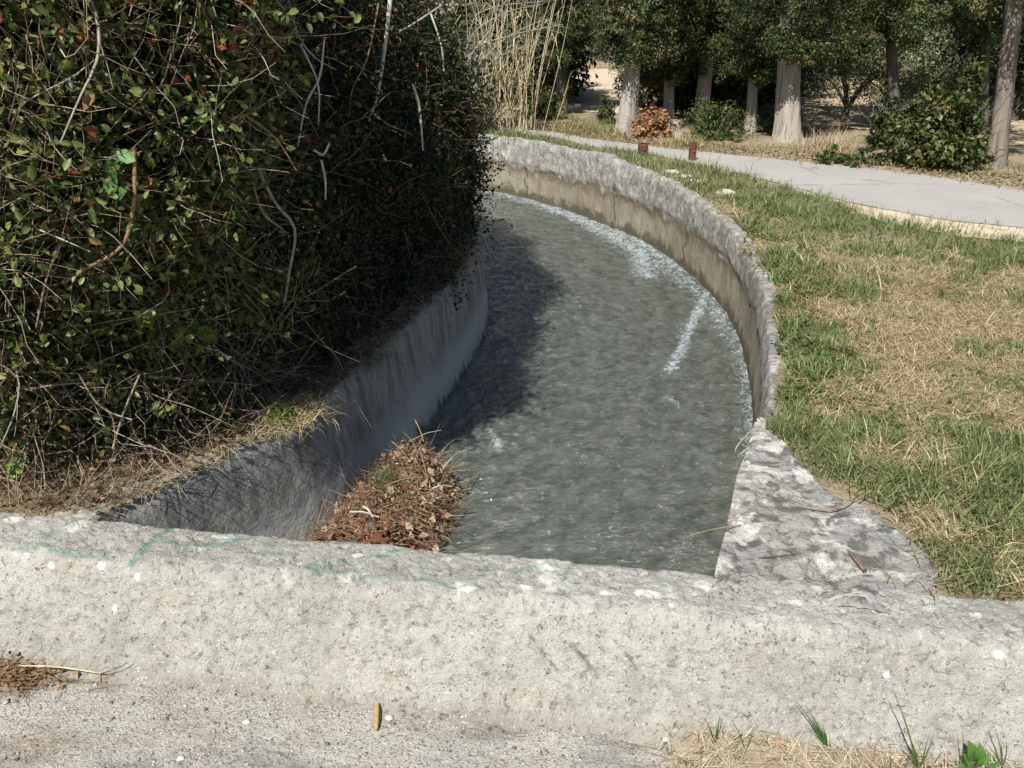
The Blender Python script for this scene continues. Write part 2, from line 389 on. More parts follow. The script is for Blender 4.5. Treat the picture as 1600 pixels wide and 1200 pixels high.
# ------------------------------------------------------------------ canal plan (worked out on the ground)
ZW = -0.60
RE = np.array([[-.75, -1.2], [-.10, .4], [.36, 1.6], [.63, 2.36], [.83, 2.9], [1.02, 3.4], [1.27, 4.2], [1.46, 5.0], [1.57, 5.6], [1.66, 6.4], [1.64, 7.2], [1.53, 8.0], [1.32, 8.85], [1.0, 9.6], [.45, 10.6], [-.16, 11.36], [-1.4, 12.3], [-3.4, 13.2], [-8, 14.3], [-20, 16.0]])
LE = np.array([[-2.9, -.4], [-2.2, 1.0], [-1.75, 1.95], [-1.37, 2.68], [-1.12, 3.08], [-.88, 3.5], [-.70, 4.1], [-.55, 4.65], [-.38, 5.4], [-.27, 6.1], [-.24, 6.8], [-.32, 7.5], [-.62, 8.3], [-1.1, 9.0], [-1.8, 9.8], [-2.6, 10.4], [-4.4, 11.3], [-8.5, 12.3], [-20, 14.0]])
NT = 700
REs = smooth_line(RE, NT); LEs = smooth_line(LE, NT)
def plan_n(P):   # unit normals to the right of the travel direction
    d = nrm(np.gradient(P, axis=0)); return np.c_[d[:, 1], -d[:, 0]]
def dist_poly(P, L):
    """signed distance of points to a polyline, + = right of it"""
    best = np.full(len(P), 1e9); sg = np.zeros(len(P))
    for i in range(0, len(L)-1):
        a = L[i]; b = L[i+1]; ab = b-a; t = np.clip(((P-a)@ab)/(ab@ab), 0, 1)
        q = P-(a+t[:, None]*ab); dd = np.hypot(q[:, 0], q[:, 1]); m = dd < best
        best[m] = dd[m]; sg[m] = np.sign((ab[1]*q[:, 0]-ab[0]*q[:, 1]))[m]
    return best*sg
REc = smooth_line(RE, 90); LEc = smooth_line(LE, 90)
def hz(P):      # bank height
    d = dist_poly(P, REc)
    return .075*sstep(6.2, 8.2, P[:, 1])*np.exp(-np.clip(d, 0, 9)/.5)+.012*fbm(P, .9, 3, 5)*sstep(0.15, .8, d)*np.exp(-np.clip(d-.8, 0, 9)/.25)
def inpoly(P, poly):
    x, y = P[:, 0], P[:, 1]; r = np.zeros(len(P), bool); n = len(poly); j = n-1
    for i in range(n):
        xi, yi = poly[i][:2]; xj, yj = poly[j][:2]
        c = ((yi > y) != (yj > y)) & (x < (xj-xi)*(y-yi)/((yj-yi) if yj != yi else 1e-9)+xi); r ^= c; j = i
    return r
# ------------------------------------------------------------------ ground
def struct(o): o['kind'] = 'structure'; return o
PB0, PB1 = np.array([-1.78, 2.69]), np.array([1.515, 2.19])      # back top edge of the parapet
PDIR = nrm((PB1-PB0)[None])[0]; PN = np.array([PDIR[1], -PDIR[0]])  # PN: towards the camera
if PN[1] > 0: PN = -PN
def ground():
    k0 = np.argmin(np.hypot(REs[:, 0]-.63, REs[:, 1]-2.36)); E = REs[k0:][::4]
    if not np.allclose(E[-1], REs[-1]): E = np.r_[E, REs[-1:]]
    E = E+plan_n(E)*.07
    n = len(E); t = np.linspace(0, 1, n)
    ang = np.interp(E[:, 1], [2.36, 5.6, 7.6, 9.6, 12, 16], np.radians([-9.5, 0, 15, 42, 72, 97]))
    S = np.r_[0, np.geomspace(.06, 500, 46)]
    D = np.c_[np.cos(ang), np.sin(ang)]
    P = E[:, None]+D[:, None]*S[None, :, None]; P2 = P.reshape(-1, 2)
    z = hz(P2)
    struct(mk('ground', np.c_[P2, z], gridF(n, len(S)), MT['ground'], loc=(0, 0, 0), smooth=True))
    # left bank: wall edge swept to the left
    k1 = np.argmin(np.abs(LEs[:500, 1]-2.50)); E = LEs[k1:][::6]-plan_n(LEs[k1:][::6])*.17
    S = np.linspace(0, 1, 14)**2
    far = np.c_[np.full(len(E), -60.), np.interp(np.arange(len(E)), [0, len(E)-1], [4.5, 20.])]
    P = E[:, None]*(1-S[None, :, None])+far[:, None]*S[None, :, None]; P2 = P.reshape(-1, 2)
    struct(mk('left_bank', np.c_[P2, .012*fbm(P2, 3, 3, 4)-.01], gridF(len(E), 14), MT['ground'], loc=(0, 0, 0), smooth=True))
ground()
def sheet(name, top, bot, z, mat, m=80, rough=.05, seed=1):
    a = smooth_line(np.array(top)[:, :2], m); b = smooth_line(np.array(bot)[:, :2], m); k = 10
    a = a+np.c_[fbm(a, 2.2, 4, seed), fbm(a, 2.2, 4, seed+9)]*rough; b = b+np.c_[fbm(b, 2.2, 4, seed+3), fbm(b, 2.2, 4, seed+5)]*rough
    w = np.linspace(0, 1, k)[None, :, None]
    P = (a[:, None]*(1-w)+b[:, None]*w).reshape(-1, 2)
    return struct(mk(name, np.c_[P, np.full(len(P), z)], gridF(m, k), mat, loc=(0, 0, 0)))
far_e = [G(*p) for p in ((840, 205), (930, 219), (1010, 229), (1200, 249), (1400, 270), (1600, 300))]
near_e = [G(*p) for p in ((840, 213), (925, 230), (1010, 241), (1110, 262), (1210, 287), (1330, 318), (1480, 345), (1600, 358))]
d = nrm((far_e[-1]-far_e[-2])[None])[0]; far_e += [far_e[-1]+d*3, far_e[-1]+d*14]
d = nrm((near_e[-1]-near_e[-2])[None])[0]; near_e += [near_e[-1]+d*3, near_e[-1]+d*14]
far_e = [far_e[0]+np.array([-4, 2.2, 0])*2, far_e[0]+np.array([-3, 1.55, 0])]+far_e; near_e = [near_e[0]+np.array([-4, 2.2, 0])*2, near_e[0]+np.array([-3, 1.45, 0])]+near_e
sheet('road', far_e, near_e, .012, MT['road'], rough=.07, seed=3, m=240)
sv_a = [G(*p) for p in ((1180, 279), (1260, 298), (1340, 316), (1480, 340), (1600, 352), (1750, 375))]
sv_b = [G(*p) for p in ((1180, 284), (1262, 306), (1310, 322), (1370, 345), (1440, 360), (1520, 371), (1600, 380), (1750, 410))]
sheet('sand_verge', sv_a, sv_b, .007, MT['sand'], rough=.16, seed=8, m=160)
fv = [p+np.array([.10, .22, 0]) for p in far_e]; fv2 = [p+np.array([-.05, -.1, 0]) for p in far_e]
sheet('far_verge', [p+np.array([.35, .55, 0]) for p in far_e], fv2, .004, MT['verge'], rough=.2, seed=12)
sheet('dirt_path', [G(*p) for p in ((880, 112), (940, 108), (985, 104))], [G(*p) for p in ((870, 170), (925, 176), (975, 178))], .006, MT['sand'], rough=.2, seed=15)
sheet('grove_floor', [G(1200, 128), G(1330, 126), G(1600, 130), G(1900, 130)], [G(1230, 200), G(1350, 205), G(1600, 235), G(1900, 240)], .006, MT['straw_ground'], rough=.3, seed=17)
# canal bed and water
w = np.linspace(0, 1, 40)[None, :, None]
P = (LEs[::5][:, None]*(1-w)+REs[::5][:, None]*w).reshape(-1, 2)
struct(mk('canal_bed', np.c_[P, -.84+.03*fbm(P, 5, 3, 3)], gridF(len(LEs[::5]), 40), MT['bed'], loc=(0, 0, 0), smooth=True))
FOAM = []
def seg_d(P, pts):
    best = np.full(len(P), 9.)
    for a, b in zip(pts[:-1], pts[1:]):
        ab = b-a; t = np.clip(((P-a)@ab)/(ab@ab), 0, 1); q = P-(a+t[:, None]*ab); best = np.minimum(best, np.hypot(q[:, 0], q[:, 1]))
    return best
def water():
    nu, nv = 1000, 150
    a = smooth_line(LE, 3000); b = smooth_line(RE, 3000)
    ka = slice(np.argmin(np.abs(a[:2000, 1]-1.2)), 2300); kb = slice(np.argmin(np.abs(b[:2000, 1]-1.0)), 2300)
    L = smooth_line(a[ka][::30], nu); R = smooth_line(b[kb][::30], nu)
    w = np.linspace(-.01, 1.01, nv)[None, :, None]
    P = (L[:, None]*(1-w)+R[:, None]*w).reshape(-1, 2)
    sl = np.r_[0, np.cumsum(np.linalg.norm(np.diff((L+R)/2, axis=0), axis=1))]
    fl = np.c_[np.repeat(sl, nv), np.tile(w.ravel()*1.9, nu), np.zeros(nu*nv)]
    dR = np.abs(dist_poly(P, REc)); dL = np.abs(dist_poly(P, LEc))
    y = P[:, 1]
    W = lambda *pp: [G(px, py, ZW)[:2] for px, py in pp]
    f = np.zeros(len(P))
    f = np.maximum(f, .78*np.exp(-(dR/.22)**2)*sstep(6.6, 8.2, y)*sstep(14, 11, y))
    l1 = seg_d(P, W((840, 318), (900, 340), (960, 372), (1000, 395), (1010, 430)))
    f = np.maximum(f, .80*np.exp(-(l1/.17)**2))
    l2 = seg_d(P, W((1108, 452), (1095, 478), (1080, 505), (1065, 545), (1048, 578)))
    f = np.maximum(f, .85*np.exp(-(l2/.06)**2))
    f = np.maximum(f, .62*np.exp(-(seg_d(P, W((1000, 400), (1060, 430), (1110, 470), (1150, 530)))/.17)**2))
    f = np.maximum(f, .62*np.exp(-(dR/.10)**2)*sstep(3., 3.8, y)*sstep(6.8, 6, y))
    l3 = seg_d(P, W((765, 310), (770, 340), (775, 380))); f = np.maximum(f, .40*np.exp(-(l3/.35)**2)); f = np.maximum(f, .33*np.exp(-(dL/.45)**2)*sstep(4.5, 5.5, y))  # left-side foam also paints in pale bluish sky reflection
    l4 = seg_d(P, W((765, 668), (778, 690), (780, 705))); f = np.maximum(f, .8*np.exp(-(l4/.03)**2))
    l5 = seg_d(P, W((1045, 620), (1058, 636))); f = np.maximum(f, .6*np.exp(-(l5/.04)**2))
    l6 = seg_d(P, W((720, 745), (740, 770))); f = np.maximum(f, .55*np.exp(-(l6/.05)**2))
    f = np.maximum(f, .19)  # base level everywhere: pale flecks painted in as sun glints, besides real foam
    q = fl*np.array([1.0, 1.35, 1])
    z = .007*fbm(q, 5, 3, 2)+.0065*fbm(q+3, 17, 3, 8)*(1+1.6*sstep(1.2, .2, dL)+.7*sstep(6, 9, y))+f**2*.022*np.abs(fbm(q, 9, 4, 31))
    z += .012*sstep(.25, 0, dR)*sstep(5, 7, y)
    V = np.c_[P, ZW+z]
    o = mk('water', V, gridF(nu, nv)[:, ::-1], MT['water'], loc=(0, 0, 0), smooth=True, attrs={'foam_glint': f})
    at_ = o.data.attributes.new('flow', 'FLOAT_VECTOR', 'POINT'); at_.data.foreach_set('vector', (q*np.array([1, 1, 1])).astype(np.float32).ravel())
    struct(o)
water()
# ------------------------------------------------------------------ canal walls
def canal_wall(name, E, side, ztop, mat, label, thick, batter, rough, seed, crackx=None, nearpow=0):
    """E: waterline plan; side: +1 right wall (body to the right)"""
    n = len(E); N = plan_n(E)*side; zt = ztop(E)
    zs = np.linspace(0, 1, 46); prof = []
    hgt = []; top = []
    V = np.empty((n, 46+14+2, 3))
    for j, t in enumerate(zs):
        z = -.95+(zt+.95)*t; off = batter*(t-(.37 if side > 0 else .8))
        if t > .965: off = off+.012
        V[:, j, :2] = E+N*off; V[:, j, 2] = z
    for j in range(14):
        u = (j+1)/14.; bt = batter*(.63 if side > 0 else .2); V[:, 46+j, :2] = E+N*(bt+.012+thick*u)
        V[:, 46+j, 2] = zt+.004
    V[:, 60, :2] = E+N*(bt+thick+.012); V[:, 60, 2] = zt-.12
    V[:, 61, :2] = E+N*(bt+thick+.012); V[:, 61, 2] = -.95
    P = V.reshape(-1, 3).copy(); hg = np.clip(P[:, 2]-ZW, 0, 2)
    Nn = np.repeat(N, 62, axis=0); tp = np.tile(np.r_[np.zeros(45), .7, np.ones(14), 0, 0], n)
    dd = fbm(P, 3.5, 4, seed)*rough+fbm(P, 16, 3, seed+2)*rough*.45
    if side > 0:
        up = sstep(.36, .44, hg+.08*fbm(P, 4, 3, 77)); dd = dd*(1+1.3*up)-up*.018
    face = np.tile(np.r_[np.ones(46), np.zeros(16)], n)
    P[:, :2] += Nn*(dd*np.where(face > 0, 1, .4))[:, None]
    P[:, 2] += np.tile(np.r_[sstep(.8, 1, zs), np.ones(14), 0, 0], n)*(fbm(P, 5, 4, seed+5)*.022+fbm(P, 22, 2, seed+9)*.008)
    at_ = {'hgt': hg, 'topness': tp}
    if crackx is not None:
        cr = np.zeros(len(P))
        for i0 in crackx:
            ii = np.repeat(np.arange(n), 62); wob = 2.2*vn(P*np.array([0, 0, 1.]), 22, i0)
            cr = np.maximum(cr, np.exp(-((ii-i0-wob)/.7)**2)*(hg < .48)*face*(hg > .05))
        at_['crack'] = cr
    o = mk(name, P, gridF(n, 62), mat, smooth=True, attrs=at_)
    return tag(o, label, 'wall')
k = slice(np.argmin(np.abs(REs[:500, 1]-2.26)), np.argmin(np.abs(REs[:, 0]+8))); Er = smooth_line(REs[k], 900)
def zr(E): 
    b = np.interp(E[:, 1], [0, 4.6, 5.6, 7.2, 8, 9.6, 11.4, 14], [-.012, -.012, 0.0, .035, .075, .10, .095, .08])
    b = b+.05*np.exp(-((E[:, 1]-9.75)/.25)**2)
    return b
canal_wall('canal_wall', Er, 1, zr, MT['rwall'], 'curved eroded concrete wall with a tan lower band along the grassy bank', .07, .05, .010, 3, [int(i) for i in (np.argmin(np.abs(Er[:, 1]-9.45)), np.argmin(np.abs(Er[:, 1]-7.9)), np.argmin(np.abs(Er[:, 1]-11.0)))])
k = slice(np.argmin(np.abs(LEs[:500, 1]-2.52)), np.argmin(np.abs(LEs[:, 0]+6))); El = smooth_line(LEs[k], 600)
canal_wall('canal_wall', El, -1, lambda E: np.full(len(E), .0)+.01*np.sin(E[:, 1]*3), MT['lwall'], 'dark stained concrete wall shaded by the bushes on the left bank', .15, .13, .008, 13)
# ------------------------------------------------------------------ parapet
PZ, DZ = .02, -.30
def parapet():
    pts = [(-.005, -1.0), (-.005, -.05), (0, PZ-.012), (.012, PZ), (.19, PZ+.004), (.22, PZ-.008), (.245, PZ-.035), (.30, -.14), (.352, -.25), (.40, DZ+.003), (.47, DZ-.03)]
    pf = np.array(pts); seg = np.r_[0, np.cumsum(np.linalg.norm(np.diff(pf, axis=0), axis=1))]
    q = np.r_[0, .5, .8, np.arange(.93, seg[-1], .0058)]
    ox = np.interp(q, seg, pf[:, 0]); oz = np.interp(q, seg, pf[:, 1])
    u = np.r_[np.linspace(-7, -.35, 30)[:-1], np.arange(-.35, 3.75, .006), np.linspace(3.75, 9, 25)]
    B = PB0+PDIR*u[:, None]
    V = np.empty((len(u), len(q), 3)); V[..., :2] = B[:, None]+PN*ox[None, :, None]; V[..., 2] = oz
    P = V.reshape(-1, 3); o_ = np.tile(ox, len(u)); uu = np.repeat(u, len(q)); z0 = P[:, 2].copy()
    top = sstep(.245, .20, o_)*(z0 > -.03); face = sstep(.21, .25, o_)
    dsp = .011*fbm(P, 4.5, 4, 3)+.0055*fbm(P, 22, 3, 6)+.0030*fbm(P, 90, 2, 9)
    pit = fbm(P, 48, 3, 44); dsp -= .010*sstep(.28, .6, pit)
    nz = np.where(o_ < .2, 1., np.where(o_ < .25, .75, .35)); nh = np.sqrt(1-nz**2)
    vis = (z0 > -.2) | (o_ > .05)
    P[:, 2] += np.where(vis, dsp*nz, 0); P[:, :2] += (np.where(vis, dsp*nh, 0))[:, None]*PN
    # chipped back edge
    be = np.exp(-((o_-.01)/.012)**2)*(z0 > -.06); P[:, 2] -= be*.012*np.clip(fbm(P, 14, 3, 71)+.2, 0, 1)
    # green paint strokes
    ST = [[(22, 856), (60, 852), (100, 862), (165, 866)], [(70, 842), (100, 826), (128, 810)], [(208, 876), (240, 846), (272, 822)], [(232, 853), (262, 850), (296, 852)],
          [(308, 852), (345, 850), (374, 840), (366, 830), (340, 829)], [(262, 824), (282, 820)], [(400, 864), (430, 866), (462, 868)], [(488, 888), (500, 893)],
          [(490, 890), (540, 880), (600, 870), (625, 857)], [(490, 892), (545, 899), (612, 906)], [(528, 848), (560, 849), (588, 848)], [(655, 880), (660, 897), (675, 911), (720, 910), (752, 900), (765, 880)],
          [(728, 858), (765, 867)], [(804, 896), (840, 887), (868, 880)], [(872, 912), (885, 895), (900, 877)], [(868, 928), (880, 930)], [(1022, 908), (1045, 912)]]
    W = [.017, .016, .02, .012, .017, .02, .012, .025, .014, .012, .015, .010, .018, .013, .014, .014, .012]
    S_ = [.75, .6, 1., .9, .95, 1., .75, 1., .8, .6, .9, .7, .45, .95, .8, .7, .6]
    paint = np.zeros(len(P)); idx = np.where(top > .2)[0]
    for s, w_, st in zip(ST, W, S_):
        pts = smooth_line(np.array([G(px, py, PZ)[:2] for px, py in s]), 12)
        dd = seg_d(P[idx][:, :2], pts); paint[idx] = np.maximum(paint[idx], st*sstep(w_, w_*.45, dd))
    LI = [((1105, 914), .034, .018), ((160, 885), .016, .010), ((80, 883), .013, .010), ((215, 903), .010, .01), ((178, 950), .008, .010), ((1010, 928), .030, .012), ((950, 925), .024, .01), ((1280, 921), .022, .010),
          ((1375, 955), .024, .014), ((1524, 962), .022, .013), ((730, 920), .016, .01), ((820, 918), .02, .012), ((560, 870), .02, .01), ((1560, 1025), .018, .014), ((1385, 1056), .007, .007), ((700, 872), .017, .01), ((20, 812), .04, .014), ((345, 838), .03, .007)]
    def hit(px, py):
        r = ray(px, py)
        for t in np.linspace(.0012, .0026, 1400):
            p = np.array([0, 0, EYE])+r*t; oo = (p[:2]-PB0)@PN
            if oo > -.02 and p[2] <= np.interp(oo, pf[2:, 0], pf[2:, 1]): return (p[:2]-PB0)@PDIR, np.interp(oo, pf[2:, 0], seg[2:])
        return -50., 0.
    arc = np.tile(q, len(u)); lich = np.zeros(len(P))
    for (px, py), ra, rb in LI:
        hu, ha = hit(px, py); r = np.sqrt(((uu-hu)/ra)**2+((arc-ha)/(rb*1.3))**2)+.6*fbm(P, 38, 3, 5); lich = np.maximum(lich, sstep(1.1, .85, r))
    scr = np.zeros(len(P)); fz = lambda px, py: None
    for a, b, w_ in (((827, 992), (872, 1050), .007), ((893, 1008), (932, 1054), .010), ((978, 1022), (1000, 1052), .007), ((1004, 1028), (1012, 1036), .004)):
        ia = []
        for px, py in (a, b):   # meet the sloping face
            r = ray(px, py); k = .5; best = None
            for t in np.linspace(.0012, .0026, 900):
                p = np.array([0, 0, EYE])+r*t; oo = (p[:2]-PB0)@PN
                if oo > .2 and p[2] <= np.interp(oo, pf[:, 0], pf[:, 1]): best = p; break
            ia.append(best if best is not None else np.array([0, 0, 9.]))
        ab = ia[1]-ia[0]; t = np.clip(((P-ia[0])@ab)/(ab@ab), 0, 1); q_ = P-(ia[0]+t[:, None]*ab)
        dd = np.linalg.norm(q_, axis=1)+.003*fbm(P, 60, 2, 3); g = sstep(w_, w_*.3, dd)*(.5+.5*np.sin(t*PI)); scr = np.maximum(scr, g)
    P[:, :2] -= (scr*.006)[:, None]*PN
    dirt = sstep(.33, .41, o_+.05*fbm(P, 6, 3, 8))
    o = mk('parapet', P, gridF(len(u), len(q)), MT['parapet'], smooth=True, attrs={'topness': top, 'paint': paint, 'lichen': lich, 'scrape': scr, 'dirt': dirt})
    tag(o, 'low weathered concrete parapet with faded green painted letters across the canal', 'parapet')
parapet()
def deck():
    x = np.r_[-30, -8, np.arange(-2.2, 2.6, .02), 8, 30]; s = np.r_[np.arange(.40, .95, .012), np.geomspace(1., 25, 12)]
    B = PB0+PDIR*(x[:, None]-PB0[0]); P = (B[:, None]+PN*s[None, :, None]).reshape(-1, 2)
    z = DZ+.010*fbm(P, 3.5, 4, 6)+.006*fbm(P, 20, 3, 16)
    struct(mk('bridge_deck', np.c_[P, z], gridF(len(x), len(s)), MT['deck'], loc=(0, 0, 0), smooth=True))
deck()
def deckz(P): return DZ+.010*fbm(P, 3.5, 4, 6)+.006*fbm(P, 20, 3, 16)
def grit():
    n = 5200; x = rng.uniform(-2.0, 1.8, n); o = .40+rng.random(n)**1.3*.55; P = PB0+PDIR*(x[:, None]-PB0[0])+PN*o[:, None]; r = rng.lognormal(0, .45, n)*.0022
    base = np.array([[1, 0, 0], [-1, 0, 0], [0, 1, 0], [0, -1, 0], [0, 0, 1], [0, 0, -1.]]); F = np.array([[0, 2, 4], [2, 1, 4], [1, 3, 4], [3, 0, 4], [2, 0, 5], [1, 2, 5], [3, 1, 5], [0, 3, 5]])
    V = base[None]*rng.uniform(.6, 1.4, (n, 6, 1))*r[:, None, None]*np.array([1.2, 1.2, .7]); a = rng.uniform(0, 2*PI, n); ca, sa = np.cos(a)[:, None], np.sin(a)[:, None]
    V = np.stack([V[..., 0]*ca-V[..., 1]*sa, V[..., 0]*sa+V[..., 1]*ca, V[..., 2]], -1)+np.c_[P, deckz(P)+r*.3][:, None]
    t = rng.random(n); c = np.where((t < .6)[:, None], mixc((.36, .34, .30), (.62, .60, .54), rng.random(n)), mixc((.10, .09, .08), (.30, .26, .2), rng.random(n)))
    tag(mk('gravel', V.reshape(-1, 3), (np.arange(n)[:, None, None]*6+F[None]).reshape(-1, 3), MT['dry'], tint=rep(c, 6), loc=(0, 0, 0)), kind='stuff')
grit()
# ------------------------------------------------------------------ stone apron
APR = np.array([G(*p)[:2] for p in ((1112, 884), (1150, 765), (1180, 668), (1222, 690), (1268, 738), (1330, 765), (1395, 800), (1432, 860), (1440, 915), (1270, 905))])
def apron():
    L = smooth_line(np.array([[.585, 2.20], [.735, 2.62], [.83, 2.9], [.93, 3.15], [1.015, 3.38]]), 150)
    R = smooth_line(np.array([[1.22, 2.10], [1.32, 2.42], [1.27, 2.62], [1.15, 2.85], [1.08, 3.1], [1.06, 3.40]]), 150)
    w = np.linspace(0, 1, 110)[None, :, None]
    P = (L[:, None]*(1-w)+R[:, None]*w).reshape(-1, 2)
    e = np.tile(np.linspace(0, 1, 110), 150)
    P = P+np.c_[fbm(P, 6, 3, 51), fbm(P, 6, 3, 52)]*(.05*sstep(.6, 1, e)+.006)[:, None]
    z = .020+.020*fbm(P, 5, 5, 13)+.014*np.round(2.5*fbm(P, 6, 2, 14))/2.5+.004*fbm(P, 40, 2, 15)
    V = np.c_[P, z].reshape(150, 110, 3)
    lip = V[:, :1].copy(); lip[..., 2] = -.10; lip[..., 0] += .004; bk = V[:, -1:].copy(); bk[..., 2] = -.12
    V = np.concatenate([lip, V, bk], 1)
    o = mk('stone_apron', V.reshape(-1, 3), gridF(150, 112), MT['apron'], smooth=True)
    tag(o, 'flat apron of grey stones spotted with white and black lichen beside the parapet', 'stone paving')
apron()
# ------------------------------------------------------------------ grass on the right bank
roadpoly = [p[:2] for p in far_e]+[p[:2] for p in near_e[::-1]]
sandpoly = [p[:2] for p in sv_a]+[p[:2] for p in sv_b[::-1]]
trackpoly = [G(*p)[:2] for p in ((1325, 352), (1400, 360), (1465, 380), (1440, 400), (1390, 386), (1335, 364))]
nearL = np.array(near_e)[:, :2]
def bank_ok(P, jit=.05):
    J = P+rng.normal(size=P.shape)*jit
    d = dist_poly(P, REc)
    ok = (d > .075+.07*vn(P, 3, 4)) & ~inpoly(J, roadpoly) & (~(inpoly(P+rng.normal(size=P.shape)*.11, sandpoly) | inpoly(P+rng.normal(size=P.shape)*.13, trackpoly)) | (rng.random(len(P)) < .05)) & ~inpoly(P+rng.normal(size=P.shape)*.02, APR)
    ok &= (P-PB0)@PN < -.01
    ok &= dist_poly(J, nearL) > 0
    return ok, d
def bank_sample(n, x0, x1, y0, y1):
    P = np.c_[rng.uniform(x0, x1, n), rng.uniform(y0, y1, n)]
    ok, d = bank_ok(P); P = P[ok]; return P, d[ok], dist_poly(P, nearL)
_t = dist_poly(np.array([[3., 3.]]), nearL)[0]
if _t < 0:
    _dp = dist_poly
    nearL = nearL[::-1].copy()
def greenness(P, d, dr):
    g = .66*sstep(1.6, .5, dr)*sstep(0, .2, dr)+.13
    g = g+.40*np.exp(-(((P[:, 0]-1.75)/.45)**2+((P[:, 1]-2.75)/.55)**2))
    g = g+.28*np.exp(-(d/.30)**2)*sstep(6.5, 4.5, P[:, 1])
    g = g-.12*np.exp(-(((P[:, 0]-2.9)/.9)**2+((P[:, 1]-4.6)/.9)**2))
    g = g+.40*fbm(P, 1.9, 4, 91)+.8*fbm(P, 4.2, 3, 92)
    return np.clip(g*1.9+.14, 0, 1)
def grass():
    parts = []
    for (n, x0, x1, y0, y1, hs) in ((95000, .9, 4.2, 2.0, 5.2, 1.), (90000, 1.2, 6.5, 5.2, 8.6, 1.2), (42000, -2, 4.5, 8.4, 12.5, 1.5), (16000, 4.2, 9, 2, 6, 1.3)):
        P, d, dr = bank_sample(n, x0, x1, y0, y1); g = greenness(P, d, dr); isg = rng.random(len(P)) < g
        lush = np.exp(-(((P[:, 0]-1.8)/.42)**2+((P[:, 1]-2.62)/.42)**2))
        H = rng.uniform(.03, .08, len(P))*hs*(1+.7*fbm(P, 2.3, 3, 3)+.7*sstep(.1, .6, fbm(P, 7, 2, 13)))*np.where(isg, 1.0, 1.0)+lush*rng.uniform(.015, .10, len(P))
        lean = np.where(isg, rng.uniform(.05, .8, len(P)), rng.uniform(.5, 1.45, len(P)))
        v, f = blades(np.c_[P, hz(P)-.004], H, rng.uniform(.0026, .0058, len(P))*hs*1.15, lean, rng.uniform(.1, 1.0, len(P)))
        t = rng.random(len(P))
        cg = mixc((.085, .125, .042), (.28, .315, .14), t); cs = mixc((.33, .26, .14), (.64, .55, .36), t)
        parts.append((v, f, rep(np.where(isg[:, None], cg, cs)*rng.uniform(.55, 1.25, (len(P), 1)), 5)))
    o = mk('grass', *join(parts)[:2], MT['grass'], tint=join(parts)[2], loc=(0, 0, 0)); tag(o, kind='stuff')
    parts = []
    for (n, x0, x1, y0, y1, hs) in ((26000, .9, 4.2, 2.0, 5.6, 1.), (15000, 1.2, 6.5, 5.2, 8.6, 1.4), (5000, -2, 4, 8.4, 12, 1.8)):
        P, d, dr = bank_sample(n, x0, x1, y0, y1)
        keep = rng.random(len(P)) < np.clip(.95-greenness(P, d, dr)*.8, .1, 1); P = P[keep]; m = len(P)
        z = hz(P)+rng.uniform(.004, .035, m)
        v, f = blades(np.c_[P, z], rng.uniform(.05, .15, m)*hs, rng.uniform(.002, .004, m)*hs, rng.uniform(1.3, 1.62, m), rng.uniform(-.15, .25, m))
        c = mixc((.32, .23, .12), (.62, .52, .34), rng.random(m)); brown = rng.random(m) < .15; c[brown] = (.20, .12, .07)
        parts.append((v, f, rep(c, 5)))
    V, F, T = join(parts); tag(mk('dry_straw', V, F, MT['grass'], tint=T, loc=(0, 0, 0)), kind='stuff')
    # broad leaved ground cover along the wall and apron
    parts = []; P, d, dr = bank_sample(60000, .9, 3.4, 2.2, 7.5)
    wgt = np.exp(-((d-.22)/.2)**2)*.9*sstep(7.5, 5.5, P[:, 1])+.25*sstep(.25, .6, fbm(P, 2.6, 3, 15))
    k = rng.random(len(P)) < wgt*.20*(fbm(P, 6, 2, 33) > -.05); P = P[k]; m = len(P); q = 5
    C = np.repeat(np.c_[P, hz(P)], q, axis=0)+rng.normal(size=(m*q, 3))*np.array([.018, .018, .008])+np.array([0, 0, .022])
    s = rng.uniform(.010, .024, m*q); N = nrm(rdir(m*q)*.55+np.array([0, 0, 1]))
    v, f = leaves(C, N, s*1.35, s)
    c = mixc((.045, .085, .02), (.12, .18, .05), rng.random(m*q)); r = rng.random(m*q) < .10; c[r] = (.17, .10, .055)
    parts.append((v, f, rep(c, 4)))
    V, F, T = join(parts); tag(mk('ground_cover', V, F, MT['leaf'], tint=T, loc=(0, 0, 0)), kind='stuff')
grass()
# ------------------------------------------------------------------ left bank shrubs
BL = np.array([[-7, 3.6], [-4, 3.1], [-2.6, 2.84], [-1.95, 2.76], [-1.60, 2.90], [-1.20, 3.34], [-.93, 4.0], [-.78, 4.8], [-.60, 5.4], [-.51, 6.0], [-.49, 6.7], [-.57, 7.4], [-.82, 8.2], [-1.4, 9.0], [-2.3, 9.9]])
BLs = smooth_line(BL, 500); BN = plan_n(BLs); BS = np.r_[0, np.cumsum(np.linalg.norm(np.diff(BLs, axis=0), axis=1))]
def s_at(x, y): return BS[np.argmin(np.hypot(BLs[:, 0]-x, BLs[:, 1]-y))]
S_left = s_at(-1.95, 2.76); S_mid = s_at(-1.20, 3.34); S_cor = s_at(-.7, 5.0); S_far = s_at(-.42, 6.7)
def bush_H(s): return np.interp(s, [0, S_left, S_mid, S_cor, S_far, BS[-1]], [2.9, 2.8, 2.7, 2.1, 1.62, 1.55])
def bush_off(s, h):
    H = bush_H(s)
    o = np.interp(h/H, [0, .11, .24, .42, .62, .82, .93, 1], [.02, -.05, .02, .24, .32, .14, -.12, -.6])
    cor = sstep(S_mid-.1, S_cor, s)
    o = o*(1-.85*cor)+cor*np.interp(h/H, [0, .2, .5, .8, 1], [.06, .15, .15, .07, -.12])
    Q = np.c_[s, h, np.zeros_like(s)]
    return o+.22*fbm(Q, 1.7, 3, 61)+.17*fbm(Q, 5, 2, 62)
